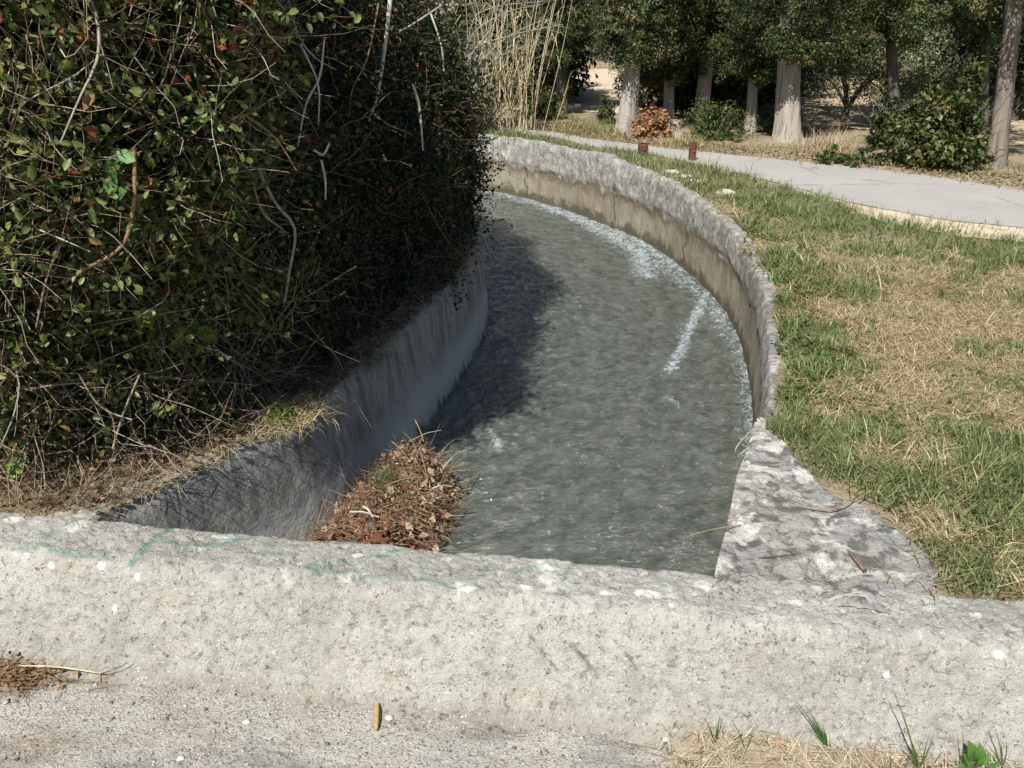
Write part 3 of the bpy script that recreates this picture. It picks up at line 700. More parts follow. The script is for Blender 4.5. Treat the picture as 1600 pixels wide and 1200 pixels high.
def bush_pt(s, h, dep, side):
    i = np.clip(np.searchsorted(BS, s), 0, 499); o = bush_off(s, h)
    p = BLs[i]+BN[i]*(o-dep)[:, None]
    return np.c_[p, h-.15*sstep(S_mid, S_cor, s)], np.c_[BN[i], np.zeros(len(s))]
def bush_hit(px, py):
    """y at which the view line through a pixel meets the shrubs' outer face"""
    r = ray(px, py); Y = np.linspace(1.9, 9, 700); P = np.array([0, 0, EYE])+r[None]*(Y/r[1])[:, None]
    dd = np.hypot(P[:, None, 0]-BLs[None, :, 0], P[:, None, 1]-BLs[None, :, 1]); k = dd.argmin(1)
    out = np.sum((P[:, :2]-BLs[k])*BN[k], 1); ins = (out < bush_off(BS[k], np.clip(P[:, 2], 0, 9))) & (P[:, 2] > 0)
    return Y[np.argmax(ins)] if ins.any() else None
def shrub_mass(name, s0, s1, n, label, cs, size, depth, parts_extra, mat, up=.35, asp=.55, dens=None):
    r0, _ = bush_pt(np.array([(s0+s1)/2]), np.array([0.]), np.array([.4]), 1)
    R = root(name, (r0[0, 0], r0[0, 1], 0), label, 'shrub', 'shrubs crowding the left bank')
    s = rng.uniform(s0, s1, n)+rng.normal(size=n)*.12; h = rng.random(n)**.85*bush_H(s); dep = rng.exponential(depth, n)
    Q = np.c_[s, h, dep]
    keep = fbm(Q*np.array([1, 1, 1.6]), 3.2, 3, 71) > rng.uniform(-.42, .40, n)
    if dens is not None: keep &= rng.random(n) < dens(s, h)
    s, h, dep, Q = s[keep], h[keep], dep[keep], Q[keep]; m = len(s)
    P, N = bush_pt(s, h, dep, 1); P = P+rng.normal(size=(m, 3))*.05
    NN = nrm(N*.55+np.array([0, 0, up])+rdir(m)*.95)
    L = rng.lognormal(0, .28, m)*size
    fl = leaves(P, NN, L, L*asp, ov=True)
    w = np.clip(.34+.5*fbm(Q, 2.1, 3, 5)+rng.normal(size=m)*.32, 0, 1)
    c = mixc(cs[0], cs[1], w); y = rng.random(m) < .05; c[y] = cs[2]
    nf = n//6; s = rng.uniform(s0, s1, nf); h = rng.random(nf)*bush_H(s); P, N = bush_pt(s, h, .28+rng.exponential(.3, nf), 1); L = rng.uniform(2.0, 3.4, nf)*size  # oversized darker leaves added deep inside to block light through the thicket
    v, f = leaves(P, nrm(N+rdir(nf)*.8), L, L*.7)
    V, F, T = join([(fl[0], fl[1], rep(c, 6)), (v, f, rep(mixc(cs[0], cs[1], rng.random(nf)*.5), 4))])
    mk('foliage', V, F, mat, R, T)
    return R
ND = .8
R1 = shrub_mass('shrub', S_left-2.6, S_left+.35, 95000, 'leafy green thicket at the left edge behind the parapet', [(.018, .036, .009), (.14, .185, .045), (.27, .25, .06)], .033, .15, None, MT['leaf'], dens=lambda s, h: np.clip(.30+.8*sstep(.25, 1.0, h), 0, 1))
R2 = shrub_mass('shrub', S_left+.25, S_mid+.35, 82000, 'tangled thicket with reddish dead leaves and hanging grey vines', [(.016, .03, .009), (.13, .165, .045), (.24, .15, .06)], .030, .15, None, MT['leaf'], dens=lambda s, h: np.clip(.30+.8*sstep(.3, 1.0, h), 0, 1))
R3 = shrub_mass('shrub', S_mid+.2, BS[-1], 170000, 'dense dark small-leaved shrub overhanging the shaded canal wall', [(.010, .018, .007), (.030, .042, .015), (.075, .04, .02)], .026, .13, None, MT['leaf'])  # shade of this side put into the leaf tints, far darker than its neighbours
def branches(R, s0, s1, n, col, seed, hmin=.1):
    out = []
    for i in range(n):
        s = rng.uniform(s0, s1); h0 = rng.uniform(hmin, .75)*bush_H(np.array([s]))[0]; L = rng.uniform(.25, .75)
        a, N = bush_pt(np.array([s]), np.array([h0]), np.array([.10]), 1)
        m = 5; pts = [a[0]]; d = nrm(np.array([[rng.normal()*.5, rng.normal()*.3, rng.choice([1, .8, -.9])]])+N*.05)[0]
        for k in range(m):
            d = nrm((d+rng.normal(size=3)*.28+np.array([0, 0, -.10 if k > 2 else 0]))[None])[0]; pts.append(pts[-1]+d*L/m)
        r = rng.uniform(.0025, .006); v, f = tube(pts, [r, r*.8, r*.4], 5, 14)
        c = np.array(col[0])*(1-(t := rng.random()))+np.array(col[1])*t
        out.append((v, f, np.repeat(c[None], len(v), 0)))
        mk('branch', v, f, MT['twig'], R, out[-1][2], True)
grey = [(.20, .165, .13), (.42, .37, .31)]; brown = [(.17, .10, .06), (.34, .22, .13)]
branches(R1, S_left-.9, S_left+.3, 34, brown, 1); branches(R2, S_left+.2, S_mid+.35, 46, grey, 2); branches(R3, S_mid+.3, S_cor+.4, 22, brown, 3)
def fine_twigs(R, s0, s1, n, L0, L1, cols, depth=.12, hlo=0., hhi=1.):
    s = rng.uniform(s0, s1, n); h = rng.uniform(hlo, hhi, n)*bush_H(s); P, N = bush_pt(s, h, rng.exponential(depth, n)-.03, 1)
    v, f, _ = twigs(P, rdir(n)+N*.35+np.array([0, 0, .2]), rng.uniform(L0, L1, n), rng.uniform(.0012, .003, n), .25, 4, 3)
    c = mixc(cols[0], cols[1], rng.random(n)); mk('twigs', v, f, MT['twig'], R, rep(c, 15))['kind'] = 'stuff'
fine_twigs(R1, S_left-1, S_left+.3, 3200, .05, .35, [(.20, .12, .07), (.46, .35, .24)]); fine_twigs(R2, S_left+.2, S_mid+.35, 4200, .05, .4, [(.20, .13, .08), (.50, .42, .33)]); fine_twigs(R3, S_mid+.2, BS[-1], 2200, .05, .25, brown)
def dead_leaves(R, s0, s1, n, size, h0=.2, h1=1.):
    s = rng.uniform(s0, s1, n); h = rng.uniform(h0, h1, n)*bush_H(s)
    g = vn(np.c_[s, h, s*0], 3.3, 8) > -.1; s, h = s[g], h[g]; n = len(s)
    P, N = bush_pt(s, h, rng.exponential(.08, n)-.05, 1)
    L = rng.uniform(.6, 1.3, n)*size; v, f = leaves(P, nrm(rdir(n)+N*.6), L, L*.75, .4, ov=True)
    c = mixc((.16, .045, .02), (.40, .15, .06), rng.random(n)); mk('dead_leaves', v, f, MT['dry'], R, rep(c, 6))['label'] = 'reddish brown dead leaves'
dead_leaves(R2, S_left+.35, S_mid+.4, 330, .042); dead_leaves(R1, S_left-.8, S_left+.2, 110, .04); dead_leaves(R3, S_mid+.3, S_far, 380, .03)
def shoots(R, s0, s1, n, size, cols, h0=.15):
    # leafy sprays that stick out of the mass and break its outline
    s = rng.uniform(s0, s1, n); h = rng.uniform(h0, 1., n)*bush_H(s); P, N = bush_pt(s, h, rng.uniform(-.03, .08, n), 1)
    v, f, pts = twigs(P, N*.7+rdir(n)*.8+np.array([0, 0, .25]), rng.uniform(.10, .34, n), rng.uniform(.0012, .0025, n), .25, 5, 3, sag=.08)
    parts = [(v, f, rep(mixc((.14, .10, .06), (.36, .27, .17), rng.random(n)), 18))]
    for k in range(1, 6):
        for j in range(2):
            C = pts[k]+rng.normal(size=(n, 3))*size*.5; L = rng.uniform(.6, 1.25, n)*size; v, f = leaves(C, nrm(N*.4+rdir(n)*.8+np.array([0, 0, .4])), L, L*.58, ov=True); parts.append((v, f, rep(mixc(cols[0], cols[1], rng.random(n)), 6)))
    V, F, T = join(parts); mk('shoots', V, F, MT['leaf'], R, T)['kind'] = 'stuff'
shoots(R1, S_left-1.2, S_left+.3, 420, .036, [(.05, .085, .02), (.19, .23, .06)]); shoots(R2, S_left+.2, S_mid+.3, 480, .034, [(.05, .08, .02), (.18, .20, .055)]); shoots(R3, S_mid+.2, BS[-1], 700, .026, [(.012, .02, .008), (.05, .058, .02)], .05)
# large conspicuous vines and broken stems, traced at the shrub's own distance
def vine(R, pts, r, col, name='vine', label=None):
    hit = [bush_hit(px, py) for px, py, Y in pts]; hit = [(b, p[2]) for b, p in zip(hit, pts) if b]
    off = (sum(b for b, _ in hit)/len(hit)-sum(y for _, y in hit)/len(hit)-.13) if hit else 0.
    Q = [at(px, py, Y+off) for px, py, Y in pts]; Q = [q+rng.normal(size=3)*.006 for q in Q]; v, f = tube(Q, r, 6, 30, .25, 3)
    o = mk(name, v, f, MT['twig'], R, np.repeat(np.array(col)[None], len(v), 0), True)
    if label: o['label'] = label
tan, pale, gry = (.30, .19, .11), (.58, .53, .46), (.36, .32, .27)
vine(R1, [(212, 235, 3.0), (208, 320, 2.98), (188, 382, 2.98), (130, 425, 3.02), (95, 440, 3.08)], [.006, .006, .004], tan)
vine(R2, [(238, 212, 3.05), (300, 190, 3.05), (345, 168, 3.1), (390, 188, 3.15), (430, 220, 3.2), (462, 268, 3.25)], [.005, .005, .0025], tan)
vine(R2, [(270, 285, 3.02), (330, 205, 3.1), (390, 178, 3.2), (450, 140, 3.3)], [.004, .004, .003], tan)
vine(R2, [(428, -20, 3.3), (410, 80, 3.3), (388, 150, 3.3), (395, 240, 3.3), (432, 318, 3.3), (462, 358, 3.32), (456, 425, 3.35), (445, 470, 3.4)], [.008, .007, .007, .006, .005], gry)
vine(R2, [(398, -20, 3.28), (396, 120, 3.28), (392, 260, 3.3), (415, 330, 3.3), (440, 360, 3.3)], [.004, .004, .003], gry)
vine(R2, [(445, 0, 3.35), (470, 60, 3.3), (495, 95, 3.3), (522, 105, 3.3)], [.004, .003, .002], pale)
vine(R2, [(505, 60, 3.45), (500, 120, 3.4), (478, 165, 3.4), (465, 230, 3.4)], [.005, .005, .003], pale)
vine(R2, [(470, 70, 3.4), (495, 130, 3.4), (498, 195, 3.4)], [.004, .004, .003], pale)
vine(R3, [(618, -30, 3.9), (606, 60, 3.85), (600, 105, 3.85), (590, 150, 3.85), (577, 190, 3.85)], [.013, .012, .010, .009, .006], pale, 'broken_branch', 'pale bare broken branch')
vine(R3, [(645, 130, 4.0), (655, 165, 4.0), (659, 232, 4.0)], [.008, .007, .004], pale, 'broken_branch', 'pale bare broken branch')
vine(R3, [(672, 20, 4.3), (690, 70, 4.3), (697, 112, 4.3)], [.006, .005, .004], pale, 'broken_branch', 'pale bare broken branch')
vine(R3, [(600, 60, 3.9), (640, 40, 3.9), (690, 10, 3.95)], [.006, .005, .004], gry)
vine(R2, [(590, 0, 3.6), (570, 90, 3.55), (548, 140, 3.5), (545, 180, 3.5)], [.004, .003, .002], tan)
vine(R2, [(488, 232, 3.4), (505, 240, 3.4), (520, 222, 3.4)], [.005, .005, .004], pale)
vine(R2, [(503, 250, 3.42), (509, 285, 3.42), (512, 312, 3.42)], [.005, .005, .003], pale)
vine(R1, [(98, 372, 2.95), (82, 430, 2.95), (60, 518, 2.97)], [.0035, .003, .0025], (.36, .25, .16))
vine(R1, [(125, 588, 2.95), (150, 628, 2.98), (172, 650, 3.0), (202, 660, 3.02)], [.003, .004, .003], (.42, .34, .26))
vine(R1, [(215, 582, 3.1), (195, 640, 3.1), (172, 700, 3.1)], [.004, .004, .004], gry)
vine(R2, [(62, 360, 2.9), (100, 378, 2.9), (140, 392, 2.92)], [.0025, .0025, .0015], pale)
vine(R2, [(500, 522, 3.75), (480, 550, 3.75), (458, 582, 3.7)], [.003, .003, .004], tan)
vine(R2, [(470, 545, 3.4), (430, 520, 3.35), (400, 545, 3.3)], [.002, .002, .0015], tan)
def low_sprig(R, px, py, Y, n, size, col):
    c = at(px, py, (bush_hit(px, py) or Y)-.08); P = c+rng.normal(size=(n, 3))*np.array([.026, .02, .022]); N = nrm(rdir(n)*.6+np.array([-.2, -.8, .5]))
    L = rng.uniform(.7, 1.3, n)*size; v, f = leaves(P, N, L, L*.72, .15, ov=True)
    mk('leaf_sprig', v, f, MT['leaf'], R, rep(mixc(col, tuple(x*1.5 for x in col), rng.random(n)), 6))
for a in ((R1, 190, 262, 2.93, 12, .05, (.10, .19, .06)), (R1, 180, 295, 2.93, 5, .045, (.09, .17, .05)), (R2, 225, 500, 3.08, 9, .042, (.14, .20, .035)), (R2, 285, 535, 3.1, 8, .05, (.17, .23, .04)), (R2, 325, 525, 3.15, 8, .05, (.13, .20, .04)), (R2, 250, 640, 3.1, 8, .035, (.12, .17, .035)), (R1, 20, 740, 2.95, 8, .035, (.11, .16, .03)), (R2, 380, 375, 3.3, 9, .035, (.12, .17, .035)), (R1, 330, 185, 3.05, 8, .035, (.12, .2, .05))):
    low_sprig(*a)
# litter and straw on the left bank and wall top
def left_litter():
    parts = []
    n = 9000; t = rng.integers(60, 330, n); N = plan_n(LEs); E = LEs[t]; d = -rng.exponential(.13, n)-.02
    P = E+N[t]*d[:, None]; P = P[(P[:, 1] > 2.66) & (P[:, 1] < 6.5)]
    Q = np.c_[rng.uniform(-3.2, -1.1, 8000), rng.uniform(2.6, 3.7, 8000)]; Q = Q[(dist_poly(Q, LEc) < -.10) & ((Q-PB0)@PN < -.02)]
    P = np.r_[P, Q]; m = len(P); hump = .045*sstep(.04, .3, -dist_poly(P, LEc))
    z = rng.uniform(.0, 1., m)*hump+.008
    v, f = blades(np.c_[P, z], rng.uniform(.04, .17, m), rng.uniform(.0018, .004, m), rng.uniform(1.0, 1.65, m), rng.uniform(-.3, .4, m))
    c = mixc((.13, .095, .06), (.46, .39, .28), rng.random(m)**1.6); b = rng.random(m) < .35; c[b] = (.075, .048, .032); parts.append((v, f, rep(c, 5)))
    n3 = 3600; t = rng.integers(64, 300, n3); P3 = LEs[t]-N[t]*(rng.random(n3)**1.5*.16-.0)[:, None]; keep = (P3[:, 1] > 2.68) & (fbm(P3, 3.5, 2, 9) > -.15); P3 = P3[keep]; Nt = N[t][keep]; m3 = len(P3)
    v, f = blades(np.c_[P3, np.full(m3, .012)+rng.uniform(0, .03, m3)], rng.uniform(.04, .15, m3), rng.uniform(.0015, .0032, m3), rng.uniform(.7, 1.6, m3), rng.uniform(.0, .9, m3), np.arctan2(Nt[:, 1], Nt[:, 0])+rng.normal(size=m3)*1.1)
    parts.append((v, f, rep(mixc((.24, .18, .10), (.60, .51, .34), rng.random(m3)), 5)))
    k = rng.random(m) < .30; P2 = P[k]; n2 = len(P2); L = rng.uniform(.015, .04, n2)
    v, f = leaves(np.c_[P2, z[k]+.012], nrm(rdir(n2)*.6+np.array([0, 0, 1])), L, L*.6, .4); parts.append((v, f, rep(mixc((.08, .05, .03), (.27, .18, .11), rng.random(n2)), 4)))
    V, F, T = join(parts); tag(mk('leaf_litter', V, F, MT['dry'], tint=T, loc=(0, 0, 0)), kind='stuff')
left_litter()
def blade_tuft(name, base, n, H, W, spread, cols, label, cat='grass tuft', group=None, lean=(.1, .9), cur=(.2, .9), mat=None):
    b = np.array(base); P = b+np.c_[rng.normal(size=(n, 2))*spread, np.zeros(n)]
    v, f = blades(P, rng.uniform(*H, n), rng.uniform(*W, n), rng.uniform(*lean, n), rng.uniform(*cur, n))
    o = mk(name, v, f, mat or MT['grass'], tint=rep(mixc(cols[0], cols[1], rng.random(n)), 5), loc=base)
    return tag(o, label, cat, group)
GR = [(.07, .13, .025), (.17, .24, .07)]; STR = [(.32, .25, .13), (.60, .50, .31)]
g = G(455, 645, .02); blade_tuft('grass_tuft', g, 420, (.05, .16), (.002, .004), .075, STR, 'dry straw tuft spilling over the edge of the dark left wall', lean=(.6, 1.7))
g = G(438, 650, .03); blade_tuft('weed', g, 160, (.03, .08), (.004, .008), .045, [(.09, .15, .03), (.18, .24, .05)], 'small yellow-green weed on the lit top of the left wall', 'weed')
g = G(585, 560, .02); blade_tuft('grass_tuft', g, 160, (.08, .2), (.002, .003), .06, [(.09, .11, .04), (.2, .2, .09)], 'thin grey-green grass hanging over the shaded left wall', lean=(.8, 2.0))
# ------------------------------------------------------------------ debris pile in the water
def debris():
    a, b = np.array([-.72, 2.9]), np.array([-.40, 4.08])
    R = root('leaf_pile', (-.52, 3.5, ZW), 'heap of dead brown leaves and twigs stranded against the left wall', 'leaf pile')
    def surf(u, w):
        c = a+(b-a)*u[:, None]; ax = nrm((b-a)[None])[0]; nr = np.array([ax[1], -ax[0]])
        hw = .225*np.sqrt(np.clip(1-(2*u-1)**4, 0, 1))*np.interp(u, [0, .5, 1], [1.15, 1., .7])
        p = c+nr*(w*hw)[:, None]
        z = ZW+.21*np.clip(1-w**2, 0, 1)**.8*np.clip(1-(2*u-1)**6, 0, 1)*np.interp(u, [0, .6, 1], [.95, 1.0, .85])
        Pp = np.c_[p, z]; Pp[:, 2] += .11*fbm(Pp[:, :2], 6, 3, 3); return Pp
    nu, nv = 40, 24; uu, ww = np.meshgrid(np.linspace(.01, .99, nu), np.linspace(-1, 1, nv), indexing='ij')
    Pc = surf(uu.ravel(), ww.ravel()); Pc[:, 2] -= .03
    mk('leaf_mass', Pc, gridF(nu, nv), MT['core'], R, smooth=True)
    n = 6000; u = rng.uniform(0, 1, n); w = rng.uniform(-1.05, 1.05, n); P = surf(u, w); P += rng.normal(size=(n, 3))*np.array([.03, .03, .016])
    L = rng.lognormal(0, .5, n)*.022; v, f = leaves(P, nrm(rdir(n)*.75+np.array([0, -.3, .9])), L, L*rng.uniform(.25, .75, n), .4)
    red = rng.random(n) < np.interp(u, [0, .35, .8, 1], [.7, .5, .25, .12])
    c = mixc((.12, .085, .055), (.50, .40, .28), rng.random(n)); c[red] = mixc((.10, .035, .02), (.34, .13, .06), rng.random(red.sum()))
    mk('dead_leaves', v, f, MT['dry'], R, rep(c, 4))
    n = 3000; u = rng.uniform(0, 1, n); w = rng.uniform(-1.05, 1.2, n); P = surf(u, w)+np.array([0, 0, 1.])*rng.uniform(.004, .035, n)[:, None]
    gw = np.c_[np.gradient(P[:, 2])*0, np.zeros(n), np.zeros(n)]; dn = rdir(n)*np.array([.7, 1.2, .16])+np.array([.12, .35, -.03])*rng.choice([-1, 1], n)[:, None]
    v, f, _ = twigs(P, dn, rng.uniform(.04, .2, n), rng.uniform(.001, .0023, n), .18, 4, 3)
    c = mixc((.14, .075, .045), (.50, .37, .24), rng.random(n)); mk('twigs', v, f, MT['twig'], R, rep(c, 15))['kind'] = 'stuff'
    for (p0, p1, r, col) in (((568, 792, -.32), (583, 808, -.32), .006, pale), ((545, 800, -.3), (592, 808, -.33), .004, pale), ((655, 700, -.27), (668, 748, -.34), .003, tan), ((672, 765, -.30), (705, 760, -.33), .004, pale),
                             ((648, 655, -.22), (662, 690, -.32), .003, (.4, .3, .15)), ((630, 675, -.2), (650, 700, -.3), .003, (.4, .3, .15)), ((690, 735, -.33), (720, 705, -.36), .003, pale), ((612, 690, -.25), (640, 720, -.31), .003, tan),
                             ((640, 690, -.28), (690, 672, -.25), .002, gry), ((600, 760, -.3), (660, 745, -.28), .003, tan)):
        p, q = G(*p0), G(*p1); v, f = tube([p, (p+q)/2+np.array([0, 0, .012]), q], [r, r, r*.6], 5, 10); mk('stick', v, f, MT['twig'], R, np.repeat(np.array(col)[None], len(v), 0))
    n = 130; c0 = G(597, 752, -.36); P = c0+rng.normal(size=(n, 3))*np.array([.03, .04, .004]); v, f = blades(P, rng.uniform(.05, .1, n), .003, rng.uniform(.1, .9, n), .5)
    mk('moss_tuft', v, f, MT['grass'], R, rep(mixc((.05, .075, .03), (.12, .16, .07), rng.random(n)), 5))
debris()
# ------------------------------------------------------------------ small things near the camera
def pt_stick(name, pts, r, col, label, cat='twig', mat=None, group=None, sides=6):
    v, f = tube(pts, r, sides, 16, .15, 4); o = mk(name, v, f, mat or MT['twig'], tint=np.repeat(np.array(col)[None], len(v), 0), smooth=True)
    return tag(o, label, cat, group)
pt_stick('twig', [G(1322, 858, .02), G(1335, 872, .03), G(1352, 893, .025)], [.005, .006, .007], (.22, .16, .12), 'short dark twig lying on the lichened stone apron')
pt_stick('twig', [G(1185, 872, .02), G(1225, 868, .025), G(1245, 865, .03)], [.002, .002, .001], (.15, .10, .07), 'thin crooked twig on the stone apron nearest the water')
pt_stick('twig', [G(1235, 790, .03), G(1300, 795, .05), G(1360, 768, .05)], [.002, .003, .002], (.34, .24, .15), 'long straw-brown stem across the back of the stone apron')
pt_stick('straw', [G(1178, 668, .02), G(1150, 700, .0), G(1152, 712, -.05), G(1180, 690, 0.0)], [.002, .002, .0015], (.5, .42, .28), 'pale looped stem hanging over the water from the apron corner', 'stem')
pt_stick('straw', [G(1158, 820, .02), G(1110, 828, .05), G(1075, 838, .06)], [.0018, .0018, .001], (.42, .33, .2), 'thin straight stem leaning out over the water beside the apron', 'stem')
# split wooden stick standing flat on the deck
def stake():
    a = G(588, 1142, DZ+.01); b = G(589, 1100, DZ+.018); ax = (b-a); L = np.linalg.norm(ax); ax /= L; sd = np.array([1., .1, 0]); sd -= ax*(sd@ax); sd /= np.linalg.norm(sd); up = np.cross(sd, ax)
    if up[2] < 0: up = -up
    q = np.linspace(0, 1, 12); V = []
    for t in q:
        w = .0075*np.interp(t, [0, .12, .9, 1], [.25, .9, 1, .75]); h = .006
        for sx, sz in ((-1, 0), (-.8, 1), (.2, 1.25), (1, .7), (.9, 0)): V.append(a+ax*L*t+sd*w*sx+up*h*sz)
    V = np.array(V); F = [gridF(12, 5, True), np.arange(5)[None], (np.arange(5)+55)[None]]
    tag(mk('wood_splinter', V, F, MT['stake']), 'yellowish split stick lying on the deck below the parapet', 'stick')
stake()
def pebble(px, py, r, col, label, z=DZ, name='pebble', cat='pebble', flat=.6, group=None, mat=None, sx=1.2, sink=.55):
    c = G(px, py, z); m = 14; k = 10
    th, ph = np.meshgrid(np.linspace(0.02, PI-.02, k), np.arange(m)*2*PI/m, indexing='ij'); P = np.c_[(np.sin(th)*np.cos(ph)).ravel()*sx, (np.sin(th)*np.sin(ph)).ravel(), np.cos(th).ravel()*flat]
    P = P*(1+.42*fbm(P+px, 1.6, 4, int(px)))[:, None]; P = c+P*r+np.array([0, 0, r*flat*sink])
    return tag(mk(name, P, [gridF(k, m, True), np.arange(m)[None], (np.arange(m)+(k-1)*m)[::-1][None]], mat or MT['stone'], smooth=True), label, cat, group)
pg = 'pebbles loose on the bridge deck'
pebble(283, 1186, .010, None, 'cream pebble near the bottom left of the deck', DZ, group=pg); pebble(385, 1130, .010, None, 'grey pebble alone on the deck left of the yellow stick', DZ, group=pg)
pebble(608, 1122, .011, None, 'flat pale chip touching the right side of the yellow stick', DZ, group=pg, flat=.35); pebble(720, 1120, .010, None, 'brownish pebble at the foot of the parapet right of the yellow stick', DZ, group=pg)
pebble(1040, 1155, .013, None, 'pale pebble beside the dead grass at the end of the deck', DZ, group=pg); pebble(850, 1112, .007, None, 'small white pebble at the middle of the parapet foot', DZ, group=pg); pebble(420, 1072, .007, None, 'tiny white chip at the left foot of the parapet', DZ+.02, group=pg)
def near_straw():
    n = 900; c = G(20, 1062, DZ); P = np.c_[c[0]-.10+rng.normal(size=n)*.13, c[1]+rng.normal(size=n)*.028, np.zeros(n)]; P[:, 2] = deckz(P[:, :2])+rng.uniform(.003, .035, n)*np.exp(-((P[:, 0]-c[0]+.1)/.2)**2)
    v, f, _ = twigs(P, rdir(n)*np.array([1, .5, .18]), rng.uniform(.03, .16, n), rng.uniform(.0006, .0018, n), .16, 4, 3); parts = [(v, f, rep(mixc((.14, .08, .045), (.50, .38, .23), rng.random(n)), 15))]
    m = 300; P = P[:m]+rng.normal(size=(m, 3))*.01; L = rng.uniform(.012, .03, m); v, f = leaves(P+np.array([0, 0, .006]), nrm(rdir(m)*.7+np.array([0, 0, 1])), L, L*.6, .4); parts.append((v, f, rep(mixc((.2, .10, .05), (.42, .26, .14), rng.random(m)), 4)))
    V, F, T = join(parts); tag(mk('straw_pile', V, F, MT['dry'], tint=T), 'small heap of dry straw and leaf bits at the left foot of the parapet', 'straw heap')
    pt_stick('straw', [G(30, 1040, DZ+.05), G(90, 1042, DZ+.05), G(158, 1052, DZ+.035)], [.0022, .003, .002], (.62, .52, .36), 'pale straw stem on the straw heap by the parapet', 'stem')
    pt_stick('twig', [G(160, 1052, DZ+.03), G(182, 1045, DZ+.045), G(202, 1034, DZ+.06)], [.0012, .0012, .001], (.05, .04, .035), 'black bent twig sticking out of the straw heap')
near_straw()
def face_y(px, py):
    r = ray(px, py)
    for t in np.linspace(.0012, .0026, 700):
        p = np.array([0, 0, EYE])+r*t; oo = (p[:2]-PB0)@PN
        if p[2] <= np.interp(oo, [0, .19, .245, .30, .352, .40], [PZ, PZ, -.015, -.14, -.25, DZ]) : return p[1]
    return 1.8
def near_soil():
    a = [G(px, py, DZ)[:2] for px, py in ((1058, 1160), (1100, 1142), (1250, 1140), (1420, 1152), (1600, 1165), (1750, 1180))]; b = [G(px, py, DZ)[:2] for px, py in ((1050, 1190), (1060, 1260), (1200, 1330), (1420, 1350), (1600, 1350), (1750, 1350))]
    A = smooth_line(np.array(a), 90); B = smooth_line(np.array(b), 90); w = np.linspace(0, 1, 24)[None, :, None]; P = (A[:, None]*(1-w)+B[:, None]*w).reshape(-1, 2); P += np.c_[fbm(P, 12, 3, 1), fbm(P, 12, 3, 2)]*.02
    e = np.tile(np.sin(np.linspace(0, 1, 24)**.6*PI), 90); z = deckz(P)+.004+.018*e+.006*fbm(P, 20, 3, 6)*e
    struct(mk('soil_strip', np.c_[P, z], gridF(90, 24), MT['verge'], loc=(0, 0, 0), smooth=True))
    poly = a+b[::-1]; n = 22000; P = np.c_[rng.uniform(.3, 2.0, n), rng.uniform(1.4, 2.05, n)]; P = P[inpoly(P+rng.normal(size=P.shape)*.025, poly)]; P = P[fbm(P, 14, 3, 6) > -.28]; m = len(P)
    z = deckz(P)+rng.uniform(.008, .042, m); v, f = blades(np.c_[P, z], rng.uniform(.03, .12, m), rng.uniform(.001, .0028, m), rng.uniform(1.1, 1.6, m), rng.uniform(-.2, .3, m)); c = mixc((.34, .27, .19), (.72, .64, .50), rng.random(m)); b_ = rng.random(m) < .12; c[b_] = (.16, .10, .06)
    parts = [(v, f, rep(c, 5))]; k = rng.random(m) < .18; v, f = blades(np.c_[P[k], z[k]-.01], rng.uniform(.015, .05, k.sum()), .0022, rng.uniform(.1, .9, k.sum()), .5); parts.append((v, f, rep(mixc(*GR, rng.random(k.sum())), 5)))
    V, F, T = join(parts); tag(mk('dry_grass', V, F, MT['grass'], tint=T, loc=(0, 0, 0)), kind='stuff')
    gg = 'grass tufts growing at the right foot of the parapet'
    DG = [(.035, .075, .018), (.09, .15, .04)]
    def bl(px, py, tips, label, w=.005, fine=14, h=.09):
        c = G(px, py, DZ+.015); parts = []
        for tx, ty, zz in tips:
            q = at(tx, ty, min(c[1]+zz*.3, face_y(tx, ty)-.022)); mid = (c+q)/2+np.array([0, -.008, .012]); L = smooth_line(np.array([c, mid, q]), 9); dr = nrm((q-c)[None])[0]; sd = nrm(np.cross(dr, np.array([.2, -1, .4]))[None])[0]
            ww = w*np.array([.7, 1, 1, .95, .85, .7, .5, .3, .05]); V = np.stack([L-sd*ww[:, None]*.5, L+np.cross(sd, dr)*ww[:, None]*.15, L+sd*ww[:, None]*.5], 1).reshape(-1, 3)
            parts.append((V, gridF(9, 3), np.repeat(mixc(*DG, rng.random(1)), 27, 0)))
        n = fine; P = c+np.c_[rng.normal(size=(n, 2))*.014, np.zeros(n)]; v, f = blades(P, rng.uniform(.03, h, n), .0018, rng.uniform(.1, 1.1, n), .5); parts.append((v, f, rep(mixc(*GR, rng.random(n)), 5)))
        V, F, T = join(parts); tag(mk('grass_tuft', V, F, MT['grass'], tint=T, loc=c), label, 'grass tuft', gg)
    bl(1292, 1172, [(1240, 1090, .07), (1258, 1100, .05), (1272, 1118, .03), (1284, 1130, .01), (1268, 1140, .02)], 'dark-bladed grass tuft fanning left at the middle of the dead grass strip', .0052)
    bl(1435, 1205, [(1392, 1068, .09), (1420, 1148, .03), (1408, 1160, .01), (1460, 1140, .02)], 'grass tuft with one very tall dark blade leaning left', .005)
    bl(1115, 1166, [(1125, 1115, .01), (1103, 1126, .0), (1120, 1130, 0)], 'smallest dark grass sprout at the left end of the dead grass', .005, 8, .04)
    bl(1165, 1174, [(1142, 1122, .01), (1178, 1130, .01)], 'thin pale green grass sprout beside the smallest sprout', .003, 18, .05)
    bl(1565, 1206, [(1553, 1132, .03), (1572, 1150, .01), (1540, 1160, .02)], 'upright grass tuft right of the broad-leaved weed', .005, 18, .06)
    bl(1500, 1202, [(1503, 1128, .03), (1515, 1150, .01)], 'slender grass tuft left of the broad-leaved weed', .003, 14, .06)
    # broad leaved weed
    c = G(1524, 1208, DZ+.012); R = root('weed', c, 'bright green broad-leaved weed at the bottom right corner', 'weed')
